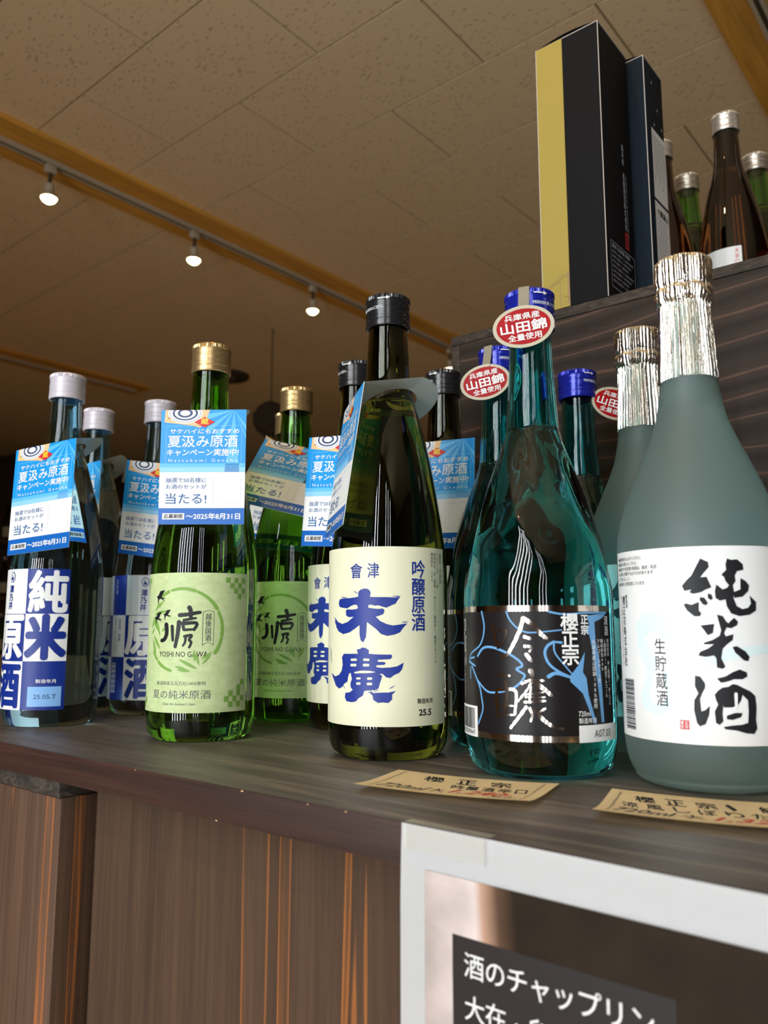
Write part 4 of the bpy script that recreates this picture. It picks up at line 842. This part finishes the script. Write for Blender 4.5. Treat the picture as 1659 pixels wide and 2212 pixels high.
price_card(-.2335, .3395, radians(13.5), .0890, .0530, (.012, .03), 'kraft price card handwritten 1,240 lying in front of the teal bottle', draw1)
price_card(-.1182, .3640, radians(16), .0920, .0600, (.014, .04), 'kraft price card handwritten 1,320 at the right edge in front of the frosted bottle', draw2)
# ================================================================ POSTER on the counter front
t = empty('poster', (-.2124, .2686, .0002)); tag(t, 'white bordered photo poster with white Japanese lettering taped on the counter front', 'poster')
PW, PH = .297, .42
bm = bmesh.new(); n = 12
def PY(x, z): return -.0004-.0012*sin(x*14)*min(1, -z/.05)-.0010*min(1, -z/.02)
g = [[bm.verts.new((PW*i/24, PY(PW*i/24, -PH*(j/n)**1.5), -PH*(j/n)**1.5)) for j in range(n+1)] for i in range(25)]
for i in range(24):
    for j in range(n): bm.faces.new([g[i][j+1], g[i+1][j+1], g[i+1][j], g[i][j]])
bmesh.ops.solidify(bm, geom=bm.faces[:], thickness=-.0002)
link('sheet', finish(bm, 'sheet', M['paper'], True), t)
p = Print(); p.rect(12.6, -410, 285, -15.9, 'poster_photo', 0); p.rect(26.0, -150, 111.5, -36.4, 'poster_black', 1)
for i, (s, z1) in enumerate([('酒のチャップリン', -41.4), ('大在・臼杵店', -56.2)]):
    x = 31.2
    for ch in s:
        wd = 9.2 if ch != '・' else 8.8
        if ch == '・': p.ell(x+4.2, z1-4.6, .75, .75, 'white', 2, 12)
        else:
            vs, fs, bb = glyphs(ch, .012); p.raw([(x+a*9.4, z1-8.6+(b+.06)*9.6) for a, b in vs], fs, 'white', 2)
        x += wd
me = p.mesh('poster_print', base=0)
bm = bmesh.new(); bm.from_mesh(me)
xx = 0
for k in range(1, 30): bmesh.ops.bisect_plane(bm, geom=bm.verts[:]+bm.edges[:]+bm.faces[:], plane_co=(.0124*k, 0, 0), plane_no=(1, 0, 0))
for z in (.02, .03, .05, .075, .11, .16, .22, .3): bmesh.ops.bisect_plane(bm, geom=bm.verts[:]+bm.edges[:]+bm.faces[:], plane_co=(0, -z, 0), plane_no=(0, 1, 0))
for v in bm.verts: v.co = (v.co.x, PY(v.co.x, v.co.y)-.0005-v.co.z, v.co.y)
bm.to_mesh(me); bm.free()
link('poster_print', me, t)
bm = bmesh.new(); box(bm, .0025, .041, -.0021, -.0019, -.0095, -.0001); link('tape_strip', finish(bm, 'tape_strip', M['tape'], False), t)
bm = bmesh.new(); box(bm, .0, .041, .0012, .0062, .0000, .00012); o = link('tape_strip', finish(bm, 'tape_strip', M['tape'], False), t)
# ================================================================ FAR DISPLAY RACK with dim bottles
rk = empty('display_rack', (-6.3, 1.2, -1)); tag(rk, 'dark wooden display rack against the far left wall', 'rack')
for i in range(4): boxo('rack_shelf', (0, .4, .6, 3.4, .42+i*.42, .45+i*.42), M['wall_wood'], rk)
for y in (.6, 3.38): boxo('rack_side', (0, .4, y, y+.03, 0, 1.75), M['wall_wood'], rk)
boxo('rack_back', (0, .02, .6, 3.4, 0, 1.75), M['plaster'], rk)
RN = ['lower', 'middle', 'upper']; CN = ['white', 'red', 'cream']
for i in (1, 2, 3):
    for j in (2, 3, 4):
        y = .95+j*.33
        kd = ['brown', 'small_green', 'olive'][(i*2+j) % 3]
        o = empty('rack_bottle', (-6.05, 1.2+y, -1+.4502+i*.42)); tag(o, 'dim %s bottle, %s label, %s shelf of far rack' % ({'brown': 'brown', 'small_green': 'green', 'olive': 'dark olive'}[kd], CN[j % 3], RN[i-1]), 'bottle', 'dim bottles on the far rack')
        link('glass_body', CACHE[kd][0], o); link('screw_cap', CACHE[kd][1], o)
        if 'rl%d' % (j % 3) not in CACHE:
            p = Print(); p.rect(-30, 30, 30, 105, ['white', 'seal_red', 'cream'][j % 3], 0); CACHE['rl%d' % (j % 3)] = p.mesh('label', wrap=.0393)
        q = link('label', CACHE['rl%d' % (j % 3)], o); o.rotation_euler = (0, 0, pi/3)
print('tris', sum(len(o.data.loop_triangles) or len(o.data.polygons)*2 for o in SC.objects if o.type == 'MESH'))
